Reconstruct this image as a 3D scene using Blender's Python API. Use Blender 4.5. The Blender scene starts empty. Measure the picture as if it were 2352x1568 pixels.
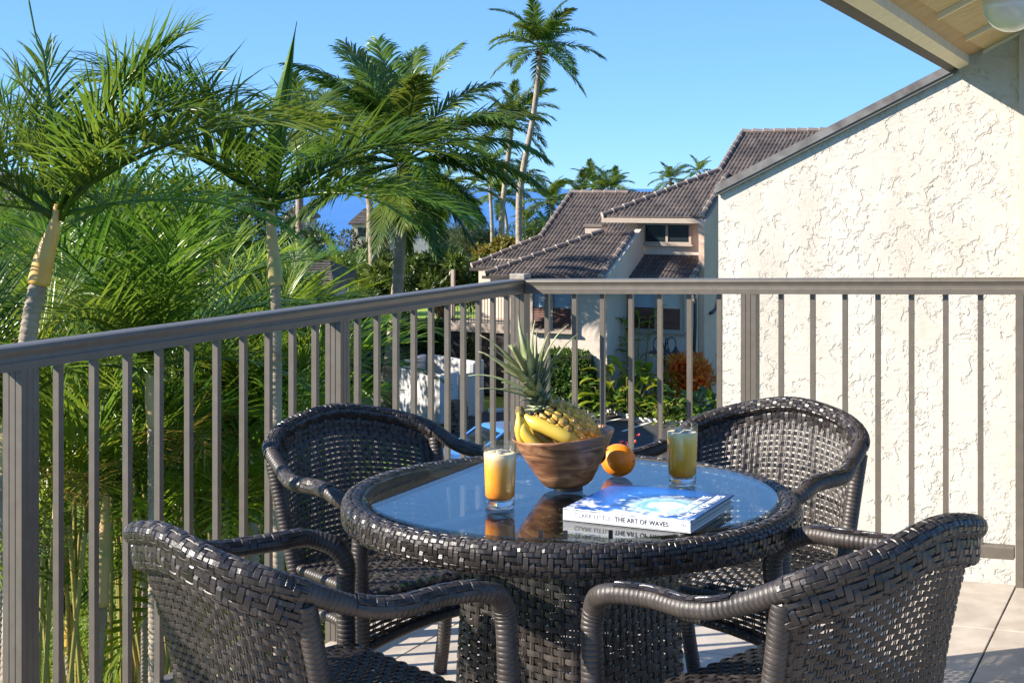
import bpy, math, random
import numpy as np
from mathutils import Vector, Matrix, Euler
random.seed(7); RNG = np.random.default_rng(7)
S = bpy.context.scene; COL = S.collection
R = math.radians
F = 3397.0; CX = 1176.0; HY = 433.0; HC = 1.38          # survey constants read off the photograph

# ------------------------------------------------------------------ camera, sky, sun, exposure
cam_d = bpy.data.cameras.new('camera'); cam = bpy.data.objects.new('camera', cam_d); COL.objects.link(cam)
cam.location = (0, 0, HC); cam.rotation_euler = (R(90), 0, 0)
cam_d.sensor_width = 36; cam_d.lens = 52.0; cam_d.shift_y = -351/2352
cam_d.clip_start = .05; cam_d.clip_end = 60000
S.camera = cam
SUN = Vector((-1.16, -.16, .64)).normalized()            # direction towards the sun
world = bpy.data.worlds.new('World'); S.world = world; world.use_nodes = True
wn = world.node_tree; wn.nodes.clear()
sky = wn.nodes.new('ShaderNodeTexSky'); sky.sky_type = 'NISHITA'; sky.sun_disc = False
sky.sun_elevation = math.asin(SUN.z); sky.sun_rotation = math.atan2(SUN.x, SUN.y)
sky.altitude = 5000; sky.air_density = 1.0; sky.dust_density = 0; sky.ozone_density = 6.0
def vm(op, v):                                           # the photograph's grading: an even, saturated blue sky
    k = wn.nodes.new('ShaderNodeVectorMath'); k.operation = op; k.inputs[1].default_value = v; return k
m1_ = vm('MULTIPLY', (.15, .15, .15)); g_ = wn.nodes.new('ShaderNodeGamma'); g_.inputs[1].default_value = .5; m2_ = vm('MULTIPLY', (2.25, 3.55, 5.0))
wn.links.new(sky.outputs[0], m1_.inputs[0]); wn.links.new(m1_.outputs[0], g_.inputs[0]); wn.links.new(g_.outputs[0], m2_.inputs[0])
bg = wn.nodes.new('ShaderNodeBackground'); bg.inputs['Strength'].default_value = .10
wo = wn.nodes.new('ShaderNodeOutputWorld')
wn.links.new(m2_.outputs[0], bg.inputs[0]); wn.links.new(bg.outputs[0], wo.inputs[0])
sd = bpy.data.lights.new('sun', 'SUN'); sd.energy = 4.4; sd.angle = R(.5); sd.color = (1, .91, .80)
so = bpy.data.objects.new('sun', sd); COL.objects.link(so); so.rotation_euler = (-SUN).to_track_quat('-Z', 'Y').to_euler()
S.view_settings.view_transform = 'Standard'; S.view_settings.look = 'None'
S.view_settings.exposure = 1.46; S.view_settings.gamma = 1; S.view_settings.use_curve_mapping = False
S.cycles.max_bounces = 10; S.cycles.transparent_max_bounces = 24; S.cycles.transmission_bounces = 10
S.cycles.caustics_reflective = False; S.cycles.caustics_refractive = False
S.cycles.use_denoising = True

# ------------------------------------------------------------------ helpers
def at(px, py, Y): return Vector(((px-CX)/F*Y, Y, HC-(py-HY)/F*Y))
ORG = {}
def tag(o, label=None, cat=None, group=None, kind=None):
    if label: o['label'] = label
    if cat: o['category'] = cat
    if group: o['group'] = group
    if kind: o['kind'] = kind
    return o
def thing(name, label, cat, loc=(0, 0, 0), rz=0, group=None):
    o = bpy.data.objects.new(name, None); COL.objects.link(o); o.empty_display_size = .1
    o.location = loc; o.rotation_euler = (0, 0, rz)
    ORG[o.name] = Matrix.Translation(loc) @ Matrix.Rotation(rz, 4, 'Z')
    return tag(o, label, cat, group)
class MB:
    def __init__(s): s.V = []; s.Fc = []; s.n = 0
    def add(s, v, f):
        v = np.asarray(v, float).reshape(-1, 3)
        s.V.append(v); n = s.n
        s.Fc.extend([tuple(int(i)+n for i in q) for q in f]) if not isinstance(f, np.ndarray) else s.Fc.extend((f+n).tolist())
        s.n += len(v); return s
    def box(s, c, d, rz=0, M=None):
        x, y, z = d[0]/2, d[1]/2, d[2]/2
        v = np.array([(i*x, j*y, k*z) for k in (-1, 1) for j in (-1, 1) for i in (-1, 1)])
        if rz: cc, ss = math.cos(rz), math.sin(rz); v = v @ np.array([[cc, ss, 0], [-ss, cc, 0], [0, 0, 1]])
        if M is not None: v = v @ np.array(M.to_3x3()).T
        return s.add(v+np.array(c), [(0, 2, 3, 1), (4, 5, 7, 6), (0, 1, 5, 4), (2, 6, 7, 3), (0, 4, 6, 2), (1, 3, 7, 5)])
    def tube(s, pts, rad, n=8, cap=True, sq=None, up=None):
        p = np.asarray(pts, float); m = len(p)
        rad = np.broadcast_to(np.asarray(rad, float), (m,)) if np.ndim(rad) <= 1 else rad
        t = np.gradient(p, axis=0); t /= np.linalg.norm(t, axis=1)[:, None]+1e-12
        a = np.array(up if up is not None else ((0, 0, 1) if abs(t[0][2]) < .9 else (1, 0, 0)), float)
        ring = []; th = np.arange(n)*2*math.pi/n
        for i in range(m):
            b = a-t[i]*(a@t[i]); b /= np.linalg.norm(b)+1e-12; c = np.cross(t[i], b); a = b if up is None else a
            r = rad[i]; sx = sq if sq else 1.0
            ring.append(p[i]+r*(np.cos(th)[:, None]*b+sx*np.sin(th)[:, None]*c))
        v = np.concatenate(ring)
        f = [(i*n+j, i*n+(j+1) % n, (i+1)*n+(j+1) % n, (i+1)*n+j) for i in range(m-1) for j in range(n)]
        if cap: f += [tuple(range(n-1, -1, -1)), tuple(range((m-1)*n, m*n))]
        return s.add(v, f)
    def lathe(s, prof, c=(0, 0, 0), n=40, axis=None, cap0=False, cap1=False):
        th = np.arange(n)*2*math.pi/n; v = np.concatenate([np.stack([r*np.cos(th), r*np.sin(th), np.full(n, z)], 1) for r, z in prof])
        if axis is not None:
            q = Vector((0, 0, 1)).rotation_difference(Vector(axis)).to_matrix(); v = v @ np.array(q).T
        m = len(prof)
        f = [(i*n+j, i*n+(j+1) % n, (i+1)*n+(j+1) % n, (i+1)*n+j) for i in range(m-1) for j in range(n)]
        if cap0: f.append(tuple(range(n-1, -1, -1)))
        if cap1: f.append(tuple(range((m-1)*n, m*n)))
        return s.add(v+np.array(c), f)
    def prism(s, poly, vec):                              # closed polygon (3D points) extruded by vec
        p = np.array(poly, float); n = len(p); v = np.concatenate([p, p+np.array(vec)])
        return s.add(v, [tuple(range(n-1, -1, -1)), tuple(range(n, 2*n))]+[(i, (i+1) % n, n+(i+1) % n, n+i) for i in range(n)])
    def build(s, name, mat, parent=None, smooth=False, tagk=None, bevel=0):
        me = bpy.data.meshes.new(name); v = np.concatenate(s.V) if s.V else np.zeros((0, 3))
        if parent is not None and parent.name in ORG:
            M = np.array(ORG[parent.name].inverted()); v = v @ M[:3, :3].T+M[:3, 3]
        me.from_pydata(v.tolist(), [], s.Fc)
        if smooth: me.polygons.foreach_set('use_smooth', [True]*len(me.polygons))
        me.materials.append(mat); me.validate(); me.update()
        o = bpy.data.objects.new(name, me); COL.objects.link(o)
        if parent is not None:
            o.parent = parent
            if parent.name in ORG: ORG[o.name] = ORG[parent.name]
        if bevel:
            b = o.modifiers.new('bevel', 'BEVEL'); b.width = bevel; b.segments = 2; b.limit_method = 'ANGLE'
        if tagk: o['kind'] = tagk
        return o
def inst(name, me, parent=None, loc=(0, 0, 0), rot=(0, 0, 0), scale=1):
    o = bpy.data.objects.new(name, me); COL.objects.link(o); o.parent = parent
    o.location = loc; o.rotation_euler = rot; o.scale = (scale,)*3 if np.isscalar(scale) else scale
    return o
def copy_tree(o, parent=None):
    c = o.copy(); COL.objects.link(c); c.parent = parent
    for ch in list(o.children): copy_tree(ch, c)
    return c
def crv(pts, k=8):
    P = np.array([tuple(p) for p in pts], float); P = np.vstack([2*P[0]-P[1], P, 2*P[-1]-P[-2]]); t = np.linspace(0, 1, k, endpoint=False)[:, None]; o = []
    for i in range(1, len(P)-2):
        a, b, c, d = P[i-1:i+3]; o.append(.5*(2*b+(-a+c)*t+(2*a-5*b+4*c-d)*t*t+(-a+3*b-3*c+d)*t**3))
    return np.vstack(o+[P[-2:-1]])

# ------------------------------------------------------------------ materials
def mat(name, col=(.5, .5, .5), rough=.6, spec=.5, metal=0, var=0, vscale=8, vcol=None, bump=0, bscale=40, trans=0, objvar=0, coat=0, bdist=.01, detail=5, isl=0):
    m = bpy.data.materials.new(name); m.use_nodes = True; nt = m.node_tree; b = nt.nodes['Principled BSDF']
    b.inputs['Base Color'].default_value = (*col, 1); b.inputs['Roughness'].default_value = rough
    b.inputs['Specular IOR Level'].default_value = spec; b.inputs['Metallic'].default_value = metal
    if coat: b.inputs['Coat Weight'].default_value = coat; b.inputs['Coat Roughness'].default_value = .1
    tc = nt.nodes.new('ShaderNodeTexCoord'); colout = None
    if var or vcol:
        nz = nt.nodes.new('ShaderNodeTexNoise'); nz.inputs['Scale'].default_value = vscale; nz.inputs['Detail'].default_value = detail
        nt.links.new(tc.outputs['Object'], nz.inputs['Vector'])
        cr = nt.nodes.new('ShaderNodeValToRGB'); cr.color_ramp.elements[0].position = .35; cr.color_ramp.elements[1].position = .68
        c2 = vcol or tuple(min(1, c*(1+var)) for c in col); c1 = col if vcol else tuple(c*(1-var) for c in col)
        cr.color_ramp.elements[0].color = (*c1, 1); cr.color_ramp.elements[1].color = (*c2, 1)
        nt.links.new(nz.outputs['Fac'], cr.inputs[0]); colout = cr.outputs[0]; nt.links.new(colout, b.inputs['Base Color'])
    if isl:
        gi = nt.nodes.new('ShaderNodeNewGeometry'); hi = nt.nodes.new('ShaderNodeHueSaturation'); mi = nt.nodes.new('ShaderNodeMapRange'); mi.inputs[3].default_value = 1-isl; mi.inputs[4].default_value = 1+isl
        nt.links.new(gi.outputs['Random Per Island'], mi.inputs[0]); nt.links.new(mi.outputs[0], hi.inputs['Value'])
        if colout: nt.links.new(colout, hi.inputs['Color'])
        else: hi.inputs['Color'].default_value = (*col, 1)
        colout = hi.outputs[0]; nt.links.new(colout, b.inputs['Base Color'])
        mr2 = nt.nodes.new('ShaderNodeMapRange'); mr2.inputs[3].default_value = max(.05, rough-.12); mr2.inputs[4].default_value = min(1, rough+.14); nt.links.new(gi.outputs['Random Per Island'], mr2.inputs[0]); nt.links.new(mr2.outputs[0], b.inputs['Roughness'])
    if objvar:
        oi = nt.nodes.new('ShaderNodeObjectInfo'); hs = nt.nodes.new('ShaderNodeHueSaturation')
        mr = nt.nodes.new('ShaderNodeMapRange'); mr.inputs[3].default_value = 1-objvar; mr.inputs[4].default_value = 1+objvar
        nt.links.new(oi.outputs['Random'], mr.inputs[0]); nt.links.new(mr.outputs[0], hs.inputs['Value'])
        if trans:
            mh = nt.nodes.new('ShaderNodeMapRange'); mh.inputs[3].default_value = .465; mh.inputs[4].default_value = .515; wn2 = nt.nodes.new('ShaderNodeTexWhiteNoise'); wn2.noise_dimensions = '1D'; nt.links.new(oi.outputs['Random'], wn2.inputs['W']); nt.links.new(wn2.outputs['Value'], mh.inputs[0]); nt.links.new(mh.outputs[0], hs.inputs['Hue'])
        if colout: nt.links.new(colout, hs.inputs['Color'])
        else: hs.inputs['Color'].default_value = (*col, 1)
        nt.links.new(hs.outputs[0], b.inputs['Base Color']); colout = hs.outputs[0]
    if bump:
        n2 = nt.nodes.new('ShaderNodeTexNoise'); n2.inputs['Scale'].default_value = bscale; n2.inputs['Detail'].default_value = 6
        nt.links.new(tc.outputs['Object'], n2.inputs['Vector'])
        bp = nt.nodes.new('ShaderNodeBump'); bp.inputs['Strength'].default_value = bump; bp.inputs['Distance'].default_value = bdist
        nt.links.new(n2.outputs['Fac'], bp.inputs['Height']); nt.links.new(bp.outputs[0], b.inputs['Normal'])
    if trans:
        tr = nt.nodes.new('ShaderNodeBsdfTranslucent'); mx = nt.nodes.new('ShaderNodeMixShader'); mx.inputs[0].default_value = trans
        hs2 = nt.nodes.new('ShaderNodeHueSaturation'); hs2.inputs['Value'].default_value = 1.5; hs2.inputs['Hue'].default_value = .48
        if colout: nt.links.new(colout, hs2.inputs['Color'])
        else: hs2.inputs['Color'].default_value = (*col, 1)
        nt.links.new(hs2.outputs[0], tr.inputs[0]); nt.links.new(b.outputs[0], mx.inputs[1]); nt.links.new(tr.outputs[0], mx.inputs[2])
        nt.links.new(mx.outputs[0], nt.nodes['Material Output'].inputs[0])
    return m
def leafmat(name, c1, c2, rough=.4, trans=.35, vscale=1.5, objvar=.25, spec=.5): return mat(name, c1, rough, spec=spec, vcol=c2, vscale=vscale, trans=trans, objvar=objvar)
M = {}
M['wicker'] = mat('wicker', (.028, .0225, .0195), .38, spec=.55, var=.35, vscale=25, isl=.55, bump=.25, bscale=300, bdist=.002)
M['bronze'] = mat('bronze_paint', (.122, .106, .084), .38, var=.08, vscale=30, bump=.04, bscale=500)
M['tile'] = mat('tile', (.41, .35, .285), .35, vcol=(.53, .47, .39), vscale=11, objvar=.04, bump=.05, bscale=60, detail=9)
M['grout'] = mat('grout', (.16, .12, .09), .9)
M['slab'] = mat('slab', (.62, .58, .52), .8, var=.1)
M['soffit'] = mat('soffit', (.40, .27, .135), .75, var=.12, vscale=5)
M['fascia'] = mat('fascia_paint', (.80, .66, .48), .6, var=.06, vscale=8, bump=.15, bscale=60)
M['batten'] = mat('batten_paint', (.86, .72, .54), .6)
M['dripedge'] = mat('drip_edge_metal', (.045, .036, .03), .7, var=.2)
M['flash'] = mat('copper_flashing', (.10, .085, .078), .5, vcol=(.20, .19, .18), vscale=9, metal=.3, detail=9)
M['trim'] = mat('trim_paint', (.60, .50, .40), .55)
M['globe'] = mat('globe_glass', (.72, .70, .62), .15, var=.06, vscale=6, coat=.5)
M['sidewall'] = mat('shade_side_stucco', (.60, .41, .30), .9, var=.08, vscale=.6, bump=.4, bscale=9, bdist=.03)  # shaded copy of the house stucco, reddened in colour against the blue skylight
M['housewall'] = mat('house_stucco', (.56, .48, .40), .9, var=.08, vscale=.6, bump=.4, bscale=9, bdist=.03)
M['pinkwall'] = mat('house_trim', (.36, .295, .24), .7, var=.05)
M['rooftile'] = mat('roof_tile', (.058, .047, .042), .75, vcol=(.112, .088, .076), vscale=1.4, detail=8, isl=.30)
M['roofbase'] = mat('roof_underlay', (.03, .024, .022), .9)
M['ridge'] = mat('ridge_tile', (.15, .118, .105), .75, var=.2, vscale=3)
M['mortar'] = mat('mortar', (.42, .36, .31), .9)
M['brownslat'] = mat('brown_louver', (.13, .05, .032), .6, var=.1)
M['darkpipe'] = mat('dark_pipe', (.035, .028, .025), .5)
M['blackiron'] = mat('black_iron', (.02, .02, .022), .4)
M['lantern'] = mat('lantern_glass', (.75, .55, .28), .2)
M['pane'] = mat('window_pane', (.02, .03, .035), .03, spec=.8)
M['blind'] = mat('blind', (.45, .55, .62), .5)  # white slats, with the sky's reflection put into their bluish colour
M['asphalt'] = mat('asphalt', (.045, .045, .05), .85, var=.25, vscale=1.2, bump=.3, bscale=30)
M['whiteline'] = mat('white_line', (.7, .7, .68), .8)
M['whitewall'] = mat('white_stucco', (.52, .51, .50), .9, var=.08, vscale=2, bump=.4, bscale=14, bdist=.03)
M['stone'] = mat('stone', (.19, .13, .09), .9, var=.4, vscale=6, bump=.9, bscale=12, bdist=.08)
M['carblue'] = mat('car_paint', (.06, .22, .55), .2, coat=1)
M['carglass'] = mat('car_glass', (.01, .015, .02), .03, spec=.9)
M['tyre'] = mat('tyre', (.015, .015, .015), .8)
M['rim'] = mat('wheel_rim', (.4, .4, .42), .3, metal=.8)
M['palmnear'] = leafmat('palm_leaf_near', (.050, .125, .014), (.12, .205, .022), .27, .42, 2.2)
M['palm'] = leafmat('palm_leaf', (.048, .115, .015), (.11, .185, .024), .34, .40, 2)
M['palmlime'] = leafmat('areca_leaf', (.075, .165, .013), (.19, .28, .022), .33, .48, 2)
M['palmgold'] = leafmat('golden_leaf', (.13, .12, .02), (.26, .20, .04), .4, .4, 2)
M['spear'] = leafmat('spear_leaf', (.07, .16, .02), (.12, .22, .03), .35, .3, 6, 0)
M['trunk'] = mat('palm_trunk', (.22, .17, .125), .9, vcol=(.36, .30, .24), vscale=3, bump=.6, bscale=9, bdist=.04)
M['shaft'] = mat('crown_shaft', (.62, .26, .035), .4, vcol=(.60, .38, .10), vscale=5)
M['shaftg'] = mat('crown_shaft_green', (.52, .34, .17), .5, vcol=(.34, .30, .12), vscale=4)
M['cane'] = mat('areca_cane', (.22, .20, .05), .5, vcol=(.33, .24, .06), vscale=6)
M['bark'] = mat('bark', (.16, .12, .09), .95, var=.3, vscale=4, bump=.6, bscale=12, bdist=.04)
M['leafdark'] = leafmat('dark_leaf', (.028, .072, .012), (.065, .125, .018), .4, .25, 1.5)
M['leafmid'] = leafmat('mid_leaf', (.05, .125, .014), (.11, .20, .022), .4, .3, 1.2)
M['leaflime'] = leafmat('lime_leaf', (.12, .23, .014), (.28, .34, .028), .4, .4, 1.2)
M['leafyel'] = leafmat('yellow_leaf', (.10, .13, .018), (.23, .20, .028), .4, .35, .8)
M['leafgrey'] = leafmat('feathery_leaf', (.055, .085, .035), (.10, .13, .05), .5, .3, .5)
M['leafhedge'] = leafmat('hedge_leaf', (.022, .055, .010), (.055, .11, .016), .42, .25, 2)
M['leafred'] = leafmat('croton_leaf', (.85, .19, .025), (.80, .50, .05), .35, .4, 3)
M['flower'] = leafmat('red_petal', (.6, .04, .04), (.55, .12, .06), .5, .3, 9)
M['core'] = mat('shade_core', (.014, .022, .008), 1.0)  # near-black fill: shade between leaves and strands put into its colour
M['wood'] = None
M['banana'] = mat('banana_skin', (.72, .46, .05), .45, vcol=(.60, .47, .08), vscale=14)
def spots(m, sc, lo, dark):
    nt = m.node_tree; N, L = nt.nodes, nt.links; b = N['Principled BSDF']; src = b.inputs['Base Color'].links[0].from_socket
    tc = N.new('ShaderNodeTexCoord'); n = N.new('ShaderNodeTexNoise'); n.inputs['Scale'].default_value = sc; n.inputs['Detail'].default_value = 5; n.inputs['Roughness'].default_value = .65; L.new(tc.outputs['Object'], n.inputs['Vector'])
    cr = N.new('ShaderNodeValToRGB'); cr.color_ramp.elements[0].position = lo; cr.color_ramp.elements[1].position = lo+.05; L.new(n.outputs['Fac'], cr.inputs[0])
    mx = N.new('ShaderNodeMix'); mx.data_type = 'RGBA'; L.new(cr.outputs[0], mx.inputs[0]); L.new(src, mx.inputs[6]); mx.inputs[7].default_value = (*dark, 1); L.new(mx.outputs[2], b.inputs['Base Color'])
spots(M['banana'], 48, .64, (.13, .06, .02)); spots(M['tile'], 55, .66, (.27, .21, .155))
M['bananatip'] = mat('banana_stem', (.07, .04, .02), .7, vcol=(.3, .24, .06), vscale=60)
M['orange'] = mat('orange_peel', (.95, .25, .006), .38, var=.08, vscale=20, bump=.5, bscale=220, bdist=.0015)
M['navel'] = mat('orange_navel', (.25, .18, .05), .7)
M['pine'] = mat('pineapple_eye', (.30, .22, .04), .5, vcol=(.86, .46, .06), vscale=75, objvar=.30, bump=.4, bscale=200, bdist=.002)
M['pinebody'] = mat('pineapple_body', (.045, .028, .008), .7, var=.4, vscale=60)  # core darkened so the gaps between rind eyes look shaded
M['spine'] = mat('pineapple_spine', (.55, .42, .25), .6)
M['pineleaf'] = mat('pineapple_leaf', (.20, .25, .09), .45, vcol=(.40, .42, .27), vscale=18, trans=.25, objvar=.25)
M['paper'] = mat('paper', (.55, .52, .47), .8)
M['cover'] = None
M['spinew'] = mat('book_spine', (.80, .80, .80), .35)
M['inkdark'] = mat('ink_dark', (.05, .05, .06), .5)
M['inkgrey'] = mat('ink_grey', (.20, .20, .21), .5)
M['inkwhite'] = mat('ink_white', (.85, .85, .85), .5)
M['bowlfoot'] = mat('bowl_foot', (.03, .025, .022), .5)
M['ivory'] = mat('ivory_wood', (.55, .50, .44), .6)

def nodes_of(m): return m.node_tree, m.node_tree.nodes, m.node_tree.links
def stucco():
    m = mat('rough_stucco', (.60, .545, .475), .9); nt, N, L = nodes_of(m); b = N['Principled BSDF']
    tc = N.new('ShaderNodeTexCoord'); d = N.new('ShaderNodeTexNoise'); d.inputs['Scale'].default_value = 6; d.inputs['Detail'].default_value = 3
    mx = N.new('ShaderNodeMix'); mx.data_type = 'VECTOR'; mx.inputs[0].default_value = .12
    L.new(tc.outputs['Object'], d.inputs['Vector']); L.new(tc.outputs['Object'], mx.inputs[4]); L.new(d.outputs['Color'], mx.inputs[5])
    n1 = N.new('ShaderNodeTexNoise'); n1.inputs['Scale'].default_value = 8.5; n1.inputs['Detail'].default_value = 9; n1.inputs['Roughness'].default_value = .58
    L.new(mx.outputs[1], n1.inputs['Vector'])
    r1 = N.new('ShaderNodeValToRGB'); r1.color_ramp.elements[0].position = .405; r1.color_ramp.elements[1].position = .455
    L.new(n1.outputs['Fac'], r1.inputs[0])
    n3 = N.new('ShaderNodeTexNoise'); n3.inputs['Scale'].default_value = 22; n3.inputs['Detail'].default_value = 7
    L.new(mx.outputs[1], n3.inputs['Vector']); r3 = N.new('ShaderNodeValToRGB'); r3.color_ramp.elements[0].position = .36; r3.color_ramp.elements[1].position = .44
    L.new(n3.outputs['Fac'], r3.inputs[0])
    n4 = N.new('ShaderNodeTexNoise'); n4.inputs['Scale'].default_value = 90; n4.inputs['Detail'].default_value = 4; L.new(tc.outputs['Object'], n4.inputs['Vector'])
    def math_(op, a, c):
        k = N.new('ShaderNodeMath'); k.operation = op
        for i, x in enumerate((a, c)):
            if hasattr(x, 'links'): L.new(x, k.inputs[i])
            else: k.inputs[i].default_value = x
        return k.outputs[0]
    mq = N.new('ShaderNodeMapping'); mq.inputs['Scale'].default_value = (9, 9, 34); mq.inputs['Rotation'].default_value = (0, .35, .3); L.new(mx.outputs[1], mq.inputs[0]); n6 = N.new('ShaderNodeTexNoise'); n6.inputs['Scale'].default_value = 1; n6.inputs['Detail'].default_value = 5; L.new(mq.outputs[0], n6.inputs['Vector'])
    n5 = N.new('ShaderNodeTexNoise'); n5.inputs['Scale'].default_value = 1.6; n5.inputs['Detail'].default_value = 2; L.new(tc.outputs['Object'], n5.inputs['Vector'])
    r5 = N.new('ShaderNodeValToRGB'); r5.color_ramp.elements[0].position = .40; r5.color_ramp.elements[1].position = .60; r5.color_ramp.elements[0].color = (.12, .12, .12, 1); L.new(n5.outputs['Fac'], r5.inputs[0])
    h = math_('ADD', math_('ADD', math_('MULTIPLY', r1.outputs[0], .8), math_('MULTIPLY', math_('MULTIPLY', r3.outputs[0], .75), r5.outputs[0])), math_('ADD', math_('MULTIPLY', n4.outputs['Fac'], .14), math_('MULTIPLY', n6.outputs['Fac'], .55)))
    bp = N.new('ShaderNodeBump'); bp.inputs['Strength'].default_value = .8; bp.inputs['Distance'].default_value = .0075
    L.new(h, bp.inputs['Height']); L.new(bp.outputs[0], b.inputs['Normal'])
    st = N.new('ShaderNodeTexNoise'); st.inputs['Scale'].default_value = 1.1; st.inputs['Detail'].default_value = 8; st.inputs['Roughness'].default_value = .7; mp = N.new('ShaderNodeMapping'); mp.inputs['Scale'].default_value = (2, 2, .6); L.new(tc.outputs['Object'], mp.inputs[0]); L.new(mp.outputs[0], st.inputs['Vector'])
    sr_ = N.new('ShaderNodeValToRGB'); sr_.color_ramp.elements[0].position = .30; sr_.color_ramp.elements[0].color = (.47, .415, .35, 1); sr_.color_ramp.elements[1].position = .55; sr_.color_ramp.elements[1].color = (.565, .51, .445, 1); L.new(st.outputs['Fac'], sr_.inputs[0]); L.new(sr_.outputs[0], b.inputs['Base Color'])
    return m
M['stucco'] = stucco()
def woodmat():
    m = mat('walnut', (.2, .1, .05), .38, coat=.15); nt, N, L = nodes_of(m); b = N['Principled BSDF']
    tc = N.new('ShaderNodeTexCoord'); mp = N.new('ShaderNodeMapping'); mp.inputs['Scale'].default_value = (1, 1, 5); mp.inputs['Rotation'].default_value = (.25, .2, 0)
    L.new(tc.outputs['Object'], mp.inputs['Vector'])
    w = N.new('ShaderNodeTexNoise'); w.inputs['Scale'].default_value = 9; w.inputs['Detail'].default_value = 9; w.inputs['Distortion'].default_value = 1.6
    L.new(mp.outputs[0], w.inputs['Vector'])
    cr = N.new('ShaderNodeValToRGB'); e = cr.color_ramp.elements
    e[0].position = .32; e[0].color = (.09, .034, .017, 1); e[1].position = .66; e[1].color = (.50, .26, .12, 1)
    k = e.new(.5); k.color = (.28, .125, .055, 1)
    L.new(w.outputs['Fac'], cr.inputs[0]); L.new(cr.outputs[0], b.inputs['Base Color']); return m
M['wood'] = woodmat()
def soffitmat():
    m = mat('rough_sawn_board', (.4, .27, .14), .8); nt, N, L = nodes_of(m); b = N['Principled BSDF']
    tc = N.new('ShaderNodeTexCoord'); mp = N.new('ShaderNodeMapping'); mp.inputs['Scale'].default_value = (2.2, 16, 2)
    w = N.new('ShaderNodeTexNoise'); w.inputs['Scale'].default_value = 3; w.inputs['Detail'].default_value = 8; w.inputs['Distortion'].default_value = 2.0
    L.new(tc.outputs['Object'], mp.inputs['Vector']); L.new(mp.outputs[0], w.inputs['Vector'])
    cr = N.new('ShaderNodeValToRGB'); cr.color_ramp.elements[0].color = (.52, .345, .175, 1); cr.color_ramp.elements[1].color = (.70, .50, .28, 1)
    cr.color_ramp.elements[0].position = .4; cr.color_ramp.elements[1].position = .6
    L.new(w.outputs['Fac'], cr.inputs[0]); L.new(cr.outputs[0], b.inputs['Base Color'])
    bp = N.new('ShaderNodeBump'); bp.inputs['Strength'].default_value = .5; bp.inputs['Distance'].default_value = .006; L.new(w.outputs['Fac'], bp.inputs['Height']); L.new(bp.outputs[0], b.inputs['Normal'])
    return m
M['board'] = soffitmat()
def thin_glass(name, tint=(.86, .93, .92), ior=1.52):
    m = bpy.data.materials.new(name); m.use_nodes = True; nt, N, L = nodes_of(m); N.clear()
    o = N.new('ShaderNodeOutputMaterial'); mx = N.new('ShaderNodeMixShader'); fr = N.new('ShaderNodeFresnel'); 
    ge = N.new('ShaderNodeNewGeometry'); io = N.new('ShaderNodeMix'); io.inputs[2].default_value = ior; io.inputs[3].default_value = 1/ior
    L.new(ge.outputs['Backfacing'], io.inputs[0]); L.new(io.outputs[0], fr.inputs[0])
    t = N.new('ShaderNodeBsdfTransparent'); t.inputs[0].default_value = (*tint, 1); g = N.new('ShaderNodeBsdfGlossy'); g.inputs['Roughness'].default_value = 0
    L.new(fr.outputs[0], mx.inputs[0]); L.new(t.outputs[0], mx.inputs[1]); L.new(g.outputs[0], mx.inputs[2]); L.new(mx.outputs[0], o.inputs[0]); return m
M['tableglass'] = thin_glass('table_glass', (.84, .90, .90), 2.0); M['glass'] = thin_glass('tumbler_glass', (.985, .99, .985))
M['solidglass'] = mat('solid_glass', (.97, .99, .98), 0); M['solidglass'].node_tree.nodes['Principled BSDF'].inputs['Transmission Weight'].default_value = 1
def juice(cols=((.80, .24, .012), (.90, .42, .05), (.90, .72, .45))):
    m = mat('juice', (.85, .33, .03), .12); nt, N, L = nodes_of(m); b = N['Principled BSDF']
    tc = N.new('ShaderNodeTexCoord'); sp = N.new('ShaderNodeSeparateXYZ'); L.new(tc.outputs['Generated'], sp.inputs[0])
    nz = N.new('ShaderNodeTexNoise'); nz.inputs['Scale'].default_value = 2.2; nz.inputs['Detail'].default_value = 2; L.new(tc.outputs['Generated'], nz.inputs['Vector'])
    ad = N.new('ShaderNodeMath'); ad.operation = 'MULTIPLY_ADD'; ad.inputs[1].default_value = .55; L.new(nz.outputs['Fac'], ad.inputs[0]); L.new(sp.outputs['Z'], ad.inputs[2])
    cr = N.new('ShaderNodeValToRGB'); e = cr.color_ramp.elements
    e[0].position = .22; e[0].color = (*cols[0], 1); e[1].position = 1.0; e[1].color = (*cols[2], 1); k = e.new(.66); k.color = (*cols[1], 1)
    dv = N.new('ShaderNodeMath'); dv.operation = 'DIVIDE'; dv.inputs[1].default_value = 1.36; L.new(ad.outputs[0], dv.inputs[0]); L.new(dv.outputs[0], cr.inputs[0]); L.new(cr.outputs[0], b.inputs['Base Color'])
    b.inputs['Subsurface Weight'].default_value = .35; b.inputs['Subsurface Radius'].default_value = (.02, .012, .004); b.inputs['Subsurface Scale'].default_value = 1.0
    return m
M['juice'] = juice(); M['juicepale'] = juice(((.95, .33, .008), (.98, .50, .05), (.98, .74, .32)))
M['ice'] = mat('ice', (.96, .86, .66), .08); M['ice'].node_tree.nodes['Principled BSDF'].inputs['Transmission Weight'].default_value = .6
M['foam'] = mat('foam', (.93, .76, .46), .35, bump=.3, bscale=120, bdist=.002)
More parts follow.
